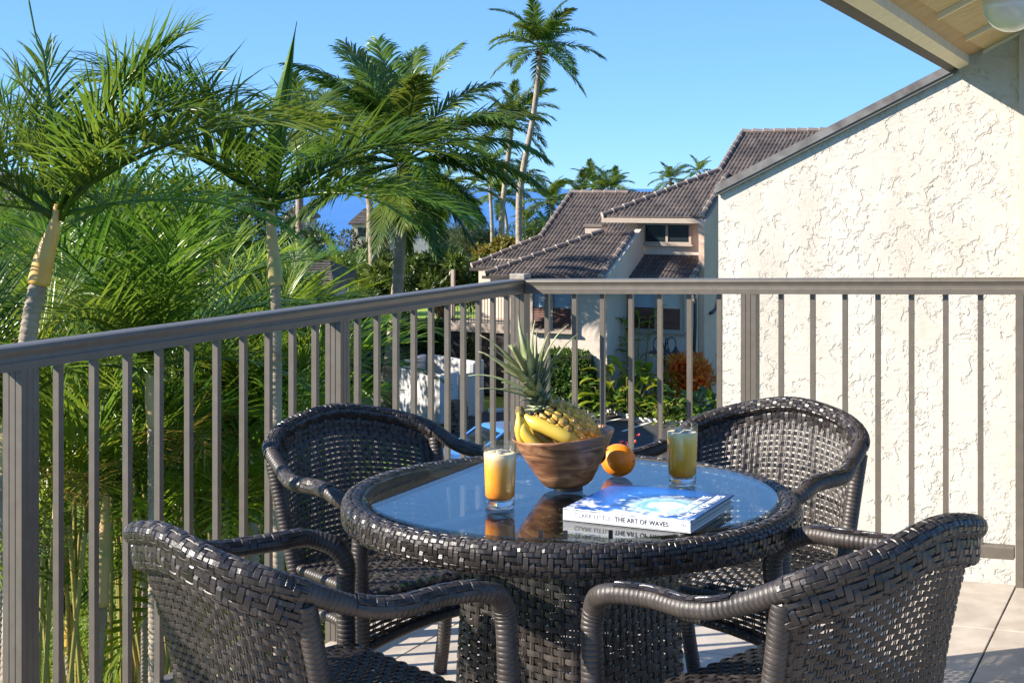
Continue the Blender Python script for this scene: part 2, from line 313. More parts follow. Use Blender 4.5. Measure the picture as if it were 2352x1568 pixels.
def covermat():
    m = mat('wave_cover', (.1, .3, .7), .28, coat=.1); nt, N, L = nodes_of(m); b = N['Principled BSDF']
    tc = N.new('ShaderNodeTexCoord'); mp = N.new('ShaderNodeMapping'); mp.inputs['Location'].default_value = (-.19, -.12, 0)
    L.new(tc.outputs['Object'], mp.inputs['Vector'])
    ln = N.new('ShaderNodeVectorMath'); ln.operation = 'LENGTH'; L.new(mp.outputs[0], ln.inputs[0])
    nz = N.new('ShaderNodeTexNoise'); nz.inputs['Scale'].default_value = 22; nz.inputs['Detail'].default_value = 8; nz.inputs['Distortion'].default_value = 1.5; L.new(mp.outputs[0], nz.inputs['Vector'])
    gr = N.new('ShaderNodeTexGradient'); gr.gradient_type = 'RADIAL'; L.new(mp.outputs[0], gr.inputs[0])
    def mt(op, *a):
        k = N.new('ShaderNodeMath'); k.operation = op
        for i, x in enumerate(a):
            if hasattr(x, 'links'): L.new(x, k.inputs[i])
            else: k.inputs[i].default_value = x
        return k.outputs[0]
    # spiral arms of foam wound round the barrel of the wave
    sw = mt('SINE', mt('ADD', mt('MULTIPLY', ln.outputs['Value'], 150), mt('ADD', mt('MULTIPLY', gr.outputs['Fac'], 12.566), mt('MULTIPLY', nz.outputs['Fac'], 16))))
    cr = N.new('ShaderNodeValToRGB'); e = cr.color_ramp.elements
    e[0].position = .0; e[0].color = (.90, .92, .93, 1); e[1].position = .19; e[1].color = (.008, .085, .36, 1)
    for p, c in ((.035, (.80, .88, .90)), (.055, (.16, .44, .52)), (.075, (.50, .68, .75)), (.10, (.006, .05, .20)), (.13, (.015, .16, .55))):
        k = e.new(p); k.color = (*c, 1)
    rad = mt('ADD', ln.outputs['Value'], mt('MULTIPLY', mt('SUBTRACT', nz.outputs['Fac'], .5), .07)); L.new(rad, cr.inputs[0])
    fo = N.new('ShaderNodeTexNoise'); fo.inputs['Scale'].default_value = 16; fo.inputs['Detail'].default_value = 10; fo.inputs['Roughness'].default_value = .7; fo.inputs['Distortion'].default_value = .8; L.new(tc.outputs['Object'], fo.inputs['Vector'])
    sx = N.new('ShaderNodeSeparateXYZ'); L.new(tc.outputs['Object'], sx.inputs[0])
    fm = mt('SMOOTH_MIN', 1, mt('MULTIPLY', mt('MAXIMUM', mt('SUBTRACT', mt('SUBTRACT', mt('ADD', fo.outputs['Fac'], mt('MULTIPLY', sw, .05)), .50), mt('MULTIPLY', mt('SUBTRACT', sx.outputs['Y'], .07), .9)), -.1), 9), .2)
    fmc = mt('MAXIMUM', fm, 0)
    bl = N.new('ShaderNodeMix'); bl.data_type = 'RGBA'; L.new(fmc, bl.inputs[0]); L.new(cr.outputs[0], bl.inputs[6]); bl.inputs[7].default_value = (.88, .90, .92, 1)
    # navy towards the right-hand edge
    nv = mt('MULTIPLY', mt('MAXIMUM', mt('SUBTRACT', mt('ADD', sx.outputs['X'], mt('MULTIPLY', sx.outputs['Y'], .35)), .27), 0), 14)
    nv2 = mt('MINIMUM', mt('MULTIPLY', nv, mt('GREATER_THAN', .62, fmc)), .95)
    b2 = N.new('ShaderNodeMix'); b2.data_type = 'RGBA'; L.new(nv2, b2.inputs[0]); L.new(bl.outputs[2], b2.inputs[6]); b2.inputs[7].default_value = (.012, .03, .10, 1)
    L.new(b2.outputs[2], b.inputs['Base Color']); return m
M['cover'] = covermat()
def grassmat():
    m = mat('lawn', (.09, .17, .02), .8, vcol=(.22, .29, .035), vscale=9, bump=1.0, bscale=26, bdist=.08); return m
M['grass'] = grassmat()
M['blade'] = leafmat('grass_blade', (.10, .19, .014), (.24, .30, .03), .5, .35, 3, 0)
M['farlawn'] = mat('far_lawn', (.17, .27, .02), .9, vcol=(.28, .36, .03), vscale=.12)
M['path'] = mat('path', (.36, .22, .13), .9, var=.1)
def seamat():
    m = mat('sea', (.006, .075, .30), .22, spec=.35); nt, N, L = nodes_of(m); b = N['Principled BSDF']
    tc = N.new('ShaderNodeTexCoord'); mp = N.new('ShaderNodeMapping'); mp.inputs['Scale'].default_value = (.02, .05, .05); L.new(tc.outputs['Object'], mp.inputs[0])
    n = N.new('ShaderNodeTexNoise'); n.inputs['Scale'].default_value = 1.6; n.inputs['Detail'].default_value = 9; n.inputs['Roughness'].default_value = .65; L.new(mp.outputs[0], n.inputs['Vector'])
    cr = N.new('ShaderNodeValToRGB'); cr.color_ramp.elements[0].color = (.004, .06, .30, 1); cr.color_ramp.elements[1].color = (.015, .14, .46, 1)
    cr.color_ramp.elements[0].position = .38; cr.color_ramp.elements[1].position = .66
    L.new(n.outputs['Fac'], cr.inputs[0]); L.new(cr.outputs[0], b.inputs['Base Color'])
    bp = N.new('ShaderNodeBump'); bp.inputs['Strength'].default_value = .6; bp.inputs['Distance'].default_value = 1.5; L.new(n.outputs['Fac'], bp.inputs['Height']); L.new(bp.outputs[0], b.inputs['Normal'])
    return m
M['sea'] = seamat()

# ------------------------------------------------------------------ ground, sea, parking, lawn
ZG = -6.02
def sheet(name, pts, m, kind='structure'):
    b = MB(); b.add([tuple(p) for p in pts], [tuple(range(len(pts)))]); o = b.build(name, m); o['kind'] = kind; return o
g = MB()
ys = [2, 40, 75, 120, 200, 300, 420]; zs = [ZG, ZG, ZG-.3, ZG-.9, ZG-3.4, ZG-6.2, ZG-8.0]
xs = [-400, -120, -40, 0, 40, 120, 400]
g.add([(x, y, z) for y, z in zip(ys, zs) for x in xs], [(i*7+j, i*7+j+1, i*7+j+8, i*7+j+7) for i in range(6) for j in range(6)])
g.build('ground', M['grass'])['kind'] = 'structure'
sheet('sea', [(-30000, 250, -12.6), (30000, 250, -12.6), (30000, 55000, -12.6), (-30000, 55000, -12.6)], M['sea'])
def gp(px, py, dz=0):                                    # point on the ground seen at a photo position
    Y = (HC-ZG-dz)*F/(py-HY); return Vector(((px-CX)/F*Y, Y, ZG+dz))
sheet('parking_lot', [gp(1090, 1200, .004), gp(1800, 1200, .004), gp(1650, 990, .004), gp(1560, 968, .004), gp(1470, 962, .004), gp(1395, 940, .004), gp(1330, 930, .004), gp(1090, 945, .004), gp(1000, 1010, .004)], M['asphalt'])
k = MB(); kp = [gp(x, y, .06) for x, y in ((1650, 992), (1560, 970), (1470, 964), (1395, 942), (1330, 932), (1120, 944))]
k.tube(kp, .08, 6); k.build('kerb', M['slab'])['kind'] = 'structure'
ln = MB()
for a, b_ in (((1330, 962), (1415, 944)), ((1375, 972), (1468, 950)), ((1430, 990), (1500, 966)), ((1600, 1026), (1640, 1014))):
    p, q = gp(*a, .008), gp(*b_, .008); d = (q-p).normalized(); s = Vector((-d.y, d.x, 0))*.06
    ln.add([tuple(p-s), tuple(p+s), tuple(q+s), tuple(q-s)], [(0, 3, 2, 1)])
ln.build('parking_line', M['whiteline'])['kind'] = 'structure'
def gq(px, Y, dz): return Vector(((px-CX)/F*Y, Y, ZG-.3-(Y-75)*.0133+dz))
sheet('fairway', [gq(600, 62, .36), gq(1160, 62, .36), gq(1160, 118, .10), gq(600, 118, .10)], M['farlawn'])
sheet('cart_path', [gq(600, 84, .20), gq(1160, 89, .20), gq(1160, 91.5, .19), gq(600, 87, .19)], M['path'])
sheet('garden_path', [gq(600, 73, .29), gq(1100, 72, .29), gq(1100, 74, .28), gq(600, 75.5, .28)], M['path'])

# ------------------------------------------------------------------ balcony frame: origin at the rail corner, a along the right rail, b towards the camera
UX = Vector((.9047, -.4259, 0)); WX = Vector((.4259, .9047, 0)); CN = Vector((.0335, 5.968, 0)); SL = .0283
def bal(a, b, z=0, tilt=True): p = CN+UX*a-WX*b; p.z = z+(SL*(a-1.908) if tilt else 0); return p
AZ = math.atan2(UX.y, UX.x)
TILT = Matrix.Rotation(AZ, 4, 'Z') @ Matrix.Rotation(-math.atan(SL), 4, 'Y') @ Matrix.Rotation(-AZ, 4, 'Z')
def zfl(x, y): v = Vector((x, y, 0))-CN; return SL*(v.dot(UX)-1.908)
# slab and tiles
fb = MB(); fb.prism([bal(-.02, -.01, -.030), bal(4.2, -.01, -.030), bal(4.2, 5.6, -.030), bal(-.02, 5.6, -.030)][::-1], (0, 0, -.2))
slab = fb.build('balcony_floor', M['slab']); slab['kind'] = 'structure'
gb = MB(); gb.prism([bal(-.015, -.005, -.024), bal(4.2, -.005, -.024), bal(4.2, 5.6, -.024), bal(-.015, 5.6, -.024)][::-1], (0, 0, -.004)); gb.build('grout', M['grout'], slab)
PT = .543; ga = [-.012]+[1.907+PT*k for k in range(-3, 5)]; gbv = [.0]+[.574+PT*k for k in range(0, 10)]
for i in range(len(ga)-1):
    for j in range(len(gbv)-1):
        g_ = .0025; a0, a1, b0, b1 = ga[i]+g_, ga[i+1]-g_, gbv[j]+g_, gbv[j+1]-g_
        z = -.0005+random.uniform(-.0006, .0006)
        t = MB(); c = .0015
        v = [bal(a0, b0, -.0235), bal(a1, b0, -.0235), bal(a1, b1, -.0235), bal(a0, b1, -.0235), bal(a0, b0, z-c), bal(a1, b0, z-c), bal(a1, b1, z-c), bal(a0, b1, z-c),
             bal(a0+c, b0+c, z), bal(a1-c, b0+c, z), bal(a1-c, b1-c, z), bal(a0+c, b1-c, z)]
        f = [(0, 1, 5, 4), (1, 2, 6, 5), (2, 3, 7, 6), (3, 0, 4, 7), (4, 5, 9, 8), (5, 6, 10, 9), (6, 7, 11, 10), (7, 4, 8, 11), (8, 9, 10, 11)]
        t.add([tuple(p) for p in v], [q[::-1] for q in f]); t.build('tile', M['tile'], slab)

# railing
rail = thing('balcony_railing', 'bronze painted metal balcony railing that turns a corner behind the table', 'railing', tuple(bal(0, 0, 0)))
def rail_profile(n_in, top):                             # cross-section (offset across, height below top)
    return [(-.033, -.012), (-.030, -.003), (-.020, 0), (.020, 0), (.030, -.003), (.033, -.012), (.029, -.017), (.025, -.027), (.026, -.036), (.029, -.040), (.029, -.058), (-.029, -.058), (-.029, -.040), (-.026, -.036), (-.025, -.027), (-.029, -.017)]
def extrude_rail(name, P, Q, prof):
    d = (Q-P).normalized(); side = Vector((d.y, -d.x, 0)).normalized(); b = MB(); n = len(prof)
    v = [tuple(E+side*o+Vector((0, 0, h))) for E in (P, Q) for o, h in prof]
    b.add(v, [tuple(range(n)), tuple(range(2*n-1, n-1, -1))]+[(i, n+i, n+(i+1) % n, (i+1) % n) for i in range(n)])
    return b.build(name, M['bronze'], rail)
LB = 3.9                                                  # length of left rail towards the camera
zl = 1.018; zr0, zr1 = 1.016, 1.070                      # rail tops in world z
def lft(b, z): p = bal(0, b, 0, False); p.z = z; return p
def rgt(a, z): p = bal(a, 0, 0, False); p.z = z; return p
extrude_rail('top_rail', lft(.034, zl), lft(LB, zl), rail_profile(0, 0))
extrude_rail('top_rail', rgt(.034, zr0+.0005), rgt(2.3, zr1+.011), rail_profile(0, 0))
bp_ = [(-.017, 0), (.017, 0), (.021, -.006), (.021, -.045), (-.021, -.045), (-.021, -.006)]
extrude_rail('bottom_rail', lft(.03, .078), lft(LB, .078), bp_)
def zbr(a): return .135-.054+SL*a
extrude_rail('bottom_rail', rgt(.03, zbr(0)), rgt(1.9, zbr(1.9)), bp_)
def post(p, z0, z1, w=.057):
    b = MB(); r = .0035
    # grooved square tube: profile with two shallow grooves per face
    pr = []; h = w/2; gx = [-h, -.011, -.0095, -.008, .008, .0095, .011, h]; gd = [0, 0, .0022, 0, 0, .0022, 0, 0]
    for k in range(4):
        c, s_ = math.cos(k*math.pi/2), math.sin(k*math.pi/2)
        for x, d in list(zip(gx, gd))[:-1]:
            X, Y = x, -h+d; pr.append((c*X-s_*Y, s_*X+c*Y))
    base = [p+UX*x+WX*y for x, y in pr]
    b.prism([(q.x, q.y, z0) for q in base], (0, 0, z1-z0)); return b.build('post', M['bronze'], rail)
for b_ in (1.384, 2.774): p = bal(0, b_, 0, False); post(p, -.22, zl-.058)
p = bal(0, 0, 0, False); post(p, -.22, 1.006, .060)
cpb = MB(); cpb.box((p.x, p.y, 1.022), (.066, .066, .030), AZ); cpb.build('post_cap', mat('cap_paint', (.30, .27, .22), .6, var=.2, vscale=40), rail, bevel=.003)
p = bal(.953, 0, 0, False); post(p, -.2, zr0+.026-.058)
p = bal(1.945, 0, 0, False); post(p, -.02, zr1-.0572, .075)
def baluster(p, z0, z1):
    b = MB(); b.box((p.x, p.y, (z0+z1)/2), (.0178, .0178, z1-z0), AZ); return b.build('baluster', M['bronze'], rail)
for k in range(1, 31):
    b_ = k*.1262
    if k in (11, 22): continue
    if b_ < LB: baluster(bal(0, b_, 0, False), .077, zl-.057)
for k in range(1, 16):
    if k == 8: continue
    a = k*.1191; baluster(bal(a, 0, 0, False), zbr(a)-.001, zr0+.0283*a-.057)

# ------------------------------------------------------------------ neighbouring gable wall in rough stucco, coping, corner board
WOFF = 5.2
def wal(a, z, d=0): p = CN+UX*a+WX*(WOFF+d); return Vector((p.x, p.y, z))
ZL, ZR = 1.345, None
def a_of(px, d=0):                                        # distance along the wall plane where a photo column meets it
    k = (px-CX)/F; p0 = CN+WX*(WOFF+d); return (k*p0.y-p0.x)/(UX.x-k*UX.y)
aL = a_of(1650); aP = a_of(2190); aR = a_of(2345)
zL = at(1650, 443, wal(aL, 0).y).z; zP = at(2190, 166, wal(aP, 0).y).z; gs = (zP-zL)/(aP-aL)
AE = 6.5
def zc(a): return zL+gs*(a-aL)
wall = thing('gable_wall', 'cream rough stucco gable wall rising behind the right railing', 'wall', tuple(wal(aL, ZG)))
b = MB(); 
aE = a_of(2203); zE = at(2203, 160, wal(aE, 0).y).z     # eave end that touches the wall
zs_ = lambda a: zE+gs*(a-aE)+.085
b.prism([wal(aL, ZG), wal(AE, ZG), wal(AE, zs_(AE)), wal(aE+.005, zs_(aE+.005)), wal(aE+.005, zc(aE+.005)), wal(aL, zc(aL))], tuple(WX*.3)); wl = b.build('wall', M['stucco'], wall)
# rough edge relief on the left arris
b = MB(); th = .022; ov = .045
b.prism([wal(aL-.012, zc(aL-.012)+.002, -ov), wal(aE+.0, zc(aE)+.002, -ov), wal(aE+.0, zc(aE)+.064, -ov), wal(aL-.012, zc(aL-.012)+.064, -ov)], tuple(WX*.40)); b.build('coping', M['flash'], wall)
b = MB(); b.prism([wal(aL-.006, zc(aL)-.022, -ov+.010), wal(aP+.03, zc(aP+.03)-.022, -ov+.010), wal(aP+.03, zc(aP+.03)+.001, -ov+.010), wal(aL-.006, zc(aL)+.001, -ov+.010)], tuple(WX*.02)); b.build('flashing_lip', mat('flashing_lip', (.17, .145, .12), .55), wall)
b = MB(); a0 = a_of(2340, -.05); b.prism([wal(a0, ZG, -.04), wal(a0+.3, ZG, -.04), wal(a0+.3, zs_(a0+.3)-.06, -.04), wal(a0, zs_(a0)-.06, -.04)], tuple(WX*.039)); b.build('corner_board', M['trim'], wall)

# ------------------------------------------------------------------ roof overhang at upper right
roof = thing('roof_overhang', 'tan painted roof overhang with lapped boards above the gable wall', 'roof', tuple(wal(aE, zE)))
WXE = Vector((.401, .916, 0))                            # line of the eave edge, a touch off square to the wall
def sof(a, w, dz=0): p = CN+UX*(aE+a)+WX*WOFF-WXE*w; return Vector((p.x, p.y, zE+gs*a+dz))   # a up the slope, w out from the wall
WO = 7.6
b = MB(); fw = .07
pts = [sof(0, .002), sof(fw, .002), sof(fw, WO), sof(0, WO)]
b.prism([p+Vector((0, 0, .0)) for p in pts], (0, 0, .10)); b.build('fascia', M['fascia'], roof)
b = MB(); b.prism([sof(-.062, .0, .012), sof(-.002, .0, .012), sof(-.002, WO, .012), sof(-.062, WO, .012)], (0, 0, .17)); b.build('drip_edge', M['dripedge'], roof)
b = MB(); b.prism([sof(fw, .002, .055), sof(.31, .002, .055), sof(.31, WO, .055), sof(fw, WO, .055)], (0, 0, .03)); b.build('subfascia', mat('subfascia_paint', (.52, .33, .17), .75, var=.08), roof)
lap = .80; w0 = .0
ws = [.0, 1.0, 2.28, 3.56, 4.84, 6.12, 7.4]
for i in range(6):
    b = MB(); z0 = .040; z1 = .024                        # each board's outer edge hangs lower than its neighbour
    A = [sof(.17, ws[i]+.003, .046), sof(3.6, ws[i]+.003, .046), sof(3.6, ws[i+1]+.02, .022), sof(.17, ws[i+1]+.02, .022)]
    b.add([tuple(p) for p in A]+[tuple(p+Vector((0, 0, .012))) for p in A], [(0, 1, 2, 3), (7, 6, 5, 4), (0, 4, 5, 1), (1, 5, 6, 2), (2, 6, 7, 3), (3, 7, 4, 0)]); b.build('soffit_board', M['board'], roof)
    b = MB(); A = [sof(.165, ws[i+1]+.022, .012), sof(3.6, ws[i+1]+.022, .012), sof(3.6, ws[i+1]+.052, .012), sof(.165, ws[i+1]+.052, .012)]
    b.prism(A, (0, 0, .040)); b.build('batten', M['batten'], roof)
b = MB(); b.prism([sof(.16, .003, .020), sof(3.6, .003, .020), sof(3.6, .026, .020), sof(.16, .026, .020)], (0, 0, .024)); b.build('batten', M['batten'], roof)
b = MB(); b.prism([sof(-.002, .0, .120), sof(3.6, .0, .120), sof(3.6, WO, .120), sof(-.002, WO, .120)], (0, 0, .03)); b.build('roof_deck', M['rooftile'], roof)
gl = at(2322, 12, 6.2)
lamp = thing('globe_lamp', 'frosted white glass globe lamp hanging under the roof overhang', 'lamp', tuple(gl))
b = MB(); n = 20; b.lathe([(max(.001, .114*math.sin(math.pi*i/n)), -.114*math.cos(math.pi*i/n)) for i in range(n+1)], tuple(gl), 36); b.build('globe', M['globe'], lamp, True)
b = MB(); b.lathe([(.001, .106), (.05, .106), (.05, .15), (.014, .155), (.014, .40), (.06, .405), (.06, .43)], tuple(gl), 24); b.build('mount', M['bronze'], lamp)

# ------------------------------------------------------------------ woven resin furniture
def weave(mb, Sf, nc, nr, w=.0038, t=.0008, amp=.0016, warp=.0013, gap=.0022, sub=2, u0=0, u1=1, v0=0, v1=1, closed=False, warpsub=1, skip=None):
    """Sf(u,v)->Nx3; wefts run along u over and under pairs of warps that run along v."""
    e = 1e-3
    def frame(u, v):
        p = Sf(u, v); du = Sf(u+e, v)-Sf(u-e, v); dv = Sf(u, v+e)-Sf(u, v-e)
        du /= np.linalg.norm(du, axis=1)[:, None]+1e-12; dv /= np.linalg.norm(dv, axis=1)[:, None]+1e-12
        n = np.cross(du, dv); n /= np.linalg.norm(n, axis=1)[:, None]+1e-12; return p, du, dv, n
    ns = nc*sub*2+1; u = np.linspace(u0, u1, ns)
    def ribbon(p, side, n, hw, th, closed):
        m = len(p); c = np.stack([p-side*hw, p-side*hw*.55+n*th, p+side*hw*.55+n*th, p+side*hw, p-n*th*.4], 1).reshape(-1, 3); K = 5
        i = np.arange(m if closed else m-1)[:, None]*K; j = np.arange(K)[None]; nx = ((np.arange(m if closed else m-1)+1) % m)[:, None]*K
        f = np.stack([i+j, i+(j+1) % K, nx+(j+1) % K, nx+j], -1).reshape(-1, 4); mb.add(c, f)
    for r in range(nr):
        v = np.full(ns, v0+(v1-v0)*(r+.5)/nr); p, du, dv, n = frame(u, v)
        ph = np.sin(np.pi*((u-u0)/(u1-u0)*nc+r)); off = amp*np.sign(ph)*np.abs(ph)**.7
        jit = RNG.normal(0, .0005)+.0006*np.sin(np.arange(ns)/ns*RNG.uniform(5, 25)+RNG.uniform(0, 6))
        q = p+n*(off*RNG.uniform(.85, 1.15))[:, None]+dv*np.reshape(jit, (-1, 1))
        if closed: q, dv, n = q[:-1], dv[:-1], n[:-1]
        ribbon(q, dv, n, w, t, closed)
    nv = nr*warpsub+1; vv = np.linspace(v0, v1, max(5, nv))
    for c in range(nc):
        uc = u0+(u1-u0)*(c+.5)/nc
        p, du, dv, n = frame(np.full(len(vv), uc), vv)
        for sgn in (-1, 1): ribbon(p+du*sgn*gap, du, n, warp, t, False)
def twill_tube(mb, path, prof, nl, pitch, amp=.0018, wl=.48, closed=False, up=(0, 0, 1), th=.0012, over=4):
    """Dense twill sleeve over a sweep; prof(angle)->(across, up) section; nl strands run lengthwise, hoops wrap across them."""
    P = np.asarray(path, float); seg = np.linalg.norm(np.diff(P, axis=0, append=P[:1] if closed else P[-1:]), axis=1)
    Lc = np.concatenate([[0], np.cumsum(seg)]); Lt = Lc[-1] if closed else Lc[-2]; nh = int(Lt/pitch)
    Pc = np.vstack([P, P[:1]]) if closed else P; Lk = Lc if closed else Lc[:-1]
    def pos(s):
        s = np.mod(s, Lt) if closed else np.clip(s, 0, Lt); return np.stack([np.interp(s, Lk, Pc[:, k]) for k in range(3)], 1)
    U = np.array(up, float)
    def pt(s, a, off):
        p = pos(s); t = pos(s+.004)-pos(s-.004); t /= np.linalg.norm(t, axis=1)[:, None]+1e-12
        x = np.cross(t, U); x /= np.linalg.norm(x, axis=1)[:, None]+1e-12; y = np.cross(x, t)
        o = prof(a); o2 = prof(a+.02); nn = np.stack([o2[1]-o[1], -(o2[0]-o[0])], 0); nn /= np.linalg.norm(nn, axis=0)+1e-12
        ox, oy = o[0]+nn[0]*off, o[1]+nn[1]*off
        return p+x*ox[:, None]+y*oy[:, None], t, x*nn[0][:, None]+y*nn[1][:, None]
    def wv(i, j): x = np.mod((i+j), over)/over; return np.clip(2.2*np.sin(2*np.pi*x+np.pi/over), -1, 1)
    def ribbon(p, side, n, hw, closed):
        m = len(p); c = np.stack([p-side*hw-n*th, p-side*hw*.8+n*th*.3, p+side*hw*.8+n*th*.3, p+side*hw-n*th], 1).reshape(-1, 3); K = 4; mm = m if closed else m-1
        i = np.arange(mm)[:, None]*K; j = np.arange(K-1)[None]; nx = ((np.arange(mm)+1) % m)[:, None]*K
        mb.add(c, np.stack([i+j, i+j+1, nx+j+1, nx+j], -1).reshape(-1, 4))
    na = nl*2; a = np.arange(na)*2*np.pi/na
    for h in range(nh):
        s = np.full(na, (h+.5)*Lt/nh); off = -amp*wv(np.arange(na)/2-.25, h); p, t, n = pt(s, a, off); ribbon(p, t, n, Lt/nh*wl, True)
    s = np.linspace(0, Lt, nh*2+1)
    if closed: s = s[:-1]
    pa = prof(np.linspace(0, 2*np.pi, 200)); per = np.linalg.norm(np.diff(np.stack(pa, 1), axis=0), axis=1).sum()
    for i in range(nl):
        aa = np.full(len(s), (i+.25)*2*np.pi/nl); off = amp*wv(i, s/Lt*nh-.5); p, t, n = pt(s, aa, off)
        sd_ = np.cross(n, t); ribbon(p, sd_, n, per/nl*wl, closed)
def wrap_tube(mb, path, rad, pitch=.0105, n=14):           # a tube bound round and round with flat strand
    P = np.asarray(path, float); sg = np.linalg.norm(np.diff(P, axis=0), axis=1); Lc = np.concatenate([[0], np.cumsum(sg)])
    m = max(2, int(Lc[-1]/pitch)); s = (np.arange(m)[:, None]+np.array([.0, .07, .5, .93])[None]).ravel()*Lc[-1]/m; s = np.append(s, Lc[-1])
    pr = np.append(np.tile([-.0006, .0001, .0002, .0001], m), -.0006)
    pts = np.stack([np.interp(s, Lc, P[:, k]) for k in range(3)], 1); rr = np.interp(s, Lc, np.broadcast_to(rad, (len(P),)))
    mb.tube(pts, rr+pr, n)
RIM = [(.29, .197, .005), (.29, .197, .467), (.286, .192, .594), (.315, .129, .640), (.305, .035, .648), (.316, -.07, .649), (.296, -.151, .664), (.262, -.272, .715), (.160, -.352, .752), (0, -.372, .777)]
half = np.array(RIM); full = np.vstack([half, (half[:-1]*[-1, 1, 1])[::-1]])
rimc = crv(full, 14); nk = len(RIM); ST = 14              # samples per span
iL = int((7-.25)*ST)                                      # where the stiles meet the rim
backrim = rimc[iL:len(rimc)-iL]; stile_top = rimc[iL]
def chair_parts():
    root = thing('wicker_chair', 'x', 'chair', (0, 0, 0))
    # arms and front legs: bound tube
    for sgn in (1, -1):
        pth = rimc[:iL+6]*[sgn, 1, 1]; k = len(pth); s = np.linspace(0, 1, k); rad = np.interp(s, [0, .33, .42, .85, 1], [.0215, .0215, .0195, .0185, .022])
        b = MB(); wrap_tube(b, pth, rad); o = b.build('arm', M['wicker'], root, True)
        tb = MB(); prt = rimc[int(3.3*ST):int(6.1*ST)]*[sgn, 1, 1]
        twill_tube(tb, prt, lambda a: (.0212*np.cos(a*.38+.95), .0212*np.sin(a*.38+.95)), 5, .017, .0013)
        tb.build('arm_lacing', M['wicker'], o, tagk='stuff')
    # top rim over the back, plaited
    b = MB(); twill_tube(b, backrim, lambda a: (.0225*np.cos(a), .0205*np.sin(a)), 12, .013, .0018); b.tube(backrim, .0165, 8)
    b.build('top_rim', M['wicker'], root, tagk='stuff')
    # plaited skirt wrapping down over the outside of the back
    b = MB(); c0 = np.array([0, .0, 0]); nrm = backrim-np.array([0, -.05, 0]); nrm[:, 2] = 0; nrm /= np.linalg.norm(nrm, axis=1)[:, None]
    sk = backrim+nrm*.004+[0, .006, -.034]
    twill_tube(b, sk, lambda a: (.0105*np.cos(a), .034*np.sin(a)), 13, .014, .0018); b.build('rim_braid', M['wicker'], root, tagk='stuff')
    # back shell
    zb = .315
    Ls = np.concatenate([[0], np.cumsum(np.linalg.norm(np.diff(backrim, axis=0), axis=1))]); Ls /= Ls[-1]
    def back(u, v):
        T = np.stack([np.interp(u, Ls, backrim[:, k]) for k in range(3)], 1)
        z = T[:, 2]*(1-v)+zb*v-.01*(1-v); lean = .20*(T[:, 2]-z); sw = 1-.10*v
        return np.stack([T[:, 0]*sw, T[:, 1]+lean+.012*np.sin(np.pi*v), z], 1)
    b = MB(); weave(b, back, 34, 30, u0=.02, u1=.98, w=.0057, amp=.0030, gap=.0028, warp=.0022); b.build('backrest', M['wicker'], root, tagk='stuff')
    # stiles / rear legs
    for sgn in (1, -1):
        top = np.array(stile_top)*[sgn, 1, 1]; low = back(np.array([0.0 if sgn > 0 else 1.0]), np.array([1.0]))[0]
        pth = crv([top+[0, 0, -.02], top*.5+low*.5, low, [low[0]*.99, low[1]-.012, .15], [low[0]*1.0, low[1]-.045, .004]], 10)
        b = MB(); wrap_tube(b, pth, .0205); leg = b.build('rear_leg', M['wicker'], root, True)
        # flat woven panel on the stile
        def stl(u, v, sgn=sgn):
            uu = (u*.085) if sgn > 0 else (1-u*.085); return back(uu, v*.98)+np.array([0, -.006, 0])
        b = MB(); weave(b, stl, 3, 34, w=.0062, amp=.002, u0=.05, u1=1, gap=.0035, warp=.003); b.build('stile_weave', M['wicker'], leg, tagk='stuff')
    # seat
    def seat(u, v):                                       # v=0 back, 1 front
        y = -.185+v*.405; hw = .245+.03*v; x = (u*2-1)*hw; crown = .012*(1-(u*2-1)**2)*np.sin(np.pi*np.clip(v, 0, 1)**.7)
        fr = np.clip((v-.93)/.07, 0, 1); yb = y-.09*(1-v)*(1-(u*2-1)**2)
        return np.stack([x, yb, .408+crown-.02*fr**2], 1)
    b = MB(); weave(b, seat, 25, 27, w=.0064, amp=.0028, gap=.0032, warp=.0026); b.build('seat', M['wicker'], root, tagk='stuff')
    u = np.linspace(0, 1, 16)
    edge = np.vstack([seat(np.zeros(8), np.linspace(0, 1, 8)), seat(u, np.ones(16))[1:-1], seat(np.ones(8), np.linspace(1, 0, 8))])
    b = MB(); wrap_tube(b, edge-[0, 0, .012], .015, .012, 10); b.build('seat_edge', M['wicker'], root, True)
    def front(u, v): x = (u*2-1)*.272; a = .035*(1-(u*2-1)**2); return np.stack([x, np.full_like(x, .212)-.006*v, .395-(.125-a)*v], 1)
    b = MB(); weave(b, front, 22, 9, w=.0050, amp=.0022, gap=.0028, warp=.0022); ap = b.build('front_apron', M['wicker'], root, tagk='stuff')
    b = MB(); wrap_tube(b, front(np.linspace(0, 1, 14), np.ones(14)), .013, .012, 10); b.build('apron_bar', M['wicker'], ap, True)
    for sgn in (1, -1):
        def side(u, v, sgn=sgn): y = -.19+u*.39; return np.stack([sgn*(.248+.026*u)+0*v, y, .395-(.125-.035*(1-(u*2-1)**2))*v], 1)
        b = MB(); weave(b, side, 15, 9, w=.0050, amp=.0022, gap=.0028, warp=.0022); ap = b.build('side_apron', M['wicker'], root, tagk='stuff')
        b = MB(); wrap_tube(b, side(np.linspace(0, 1, 10), np.ones(10)), .013, .012, 10); b.build('apron_bar', M['wicker'], ap, True)
    return root
ch0 = chair_parts()
CH = [((.51, 2.86), .764, 'dark wicker armchair nearest the floor tiles, its back turned, front right of the table'),
      ((-.33, 2.936), -.894, 'dark wicker armchair with its back turned, beside the left railing in front of the table'),
      ((-.271, 4.032), -2.448, 'dark wicker armchair facing the table from the left railing behind it'),
      ((.579, 3.932), -3.853, 'dark wicker armchair facing the table in front of the cream stucco wall')]
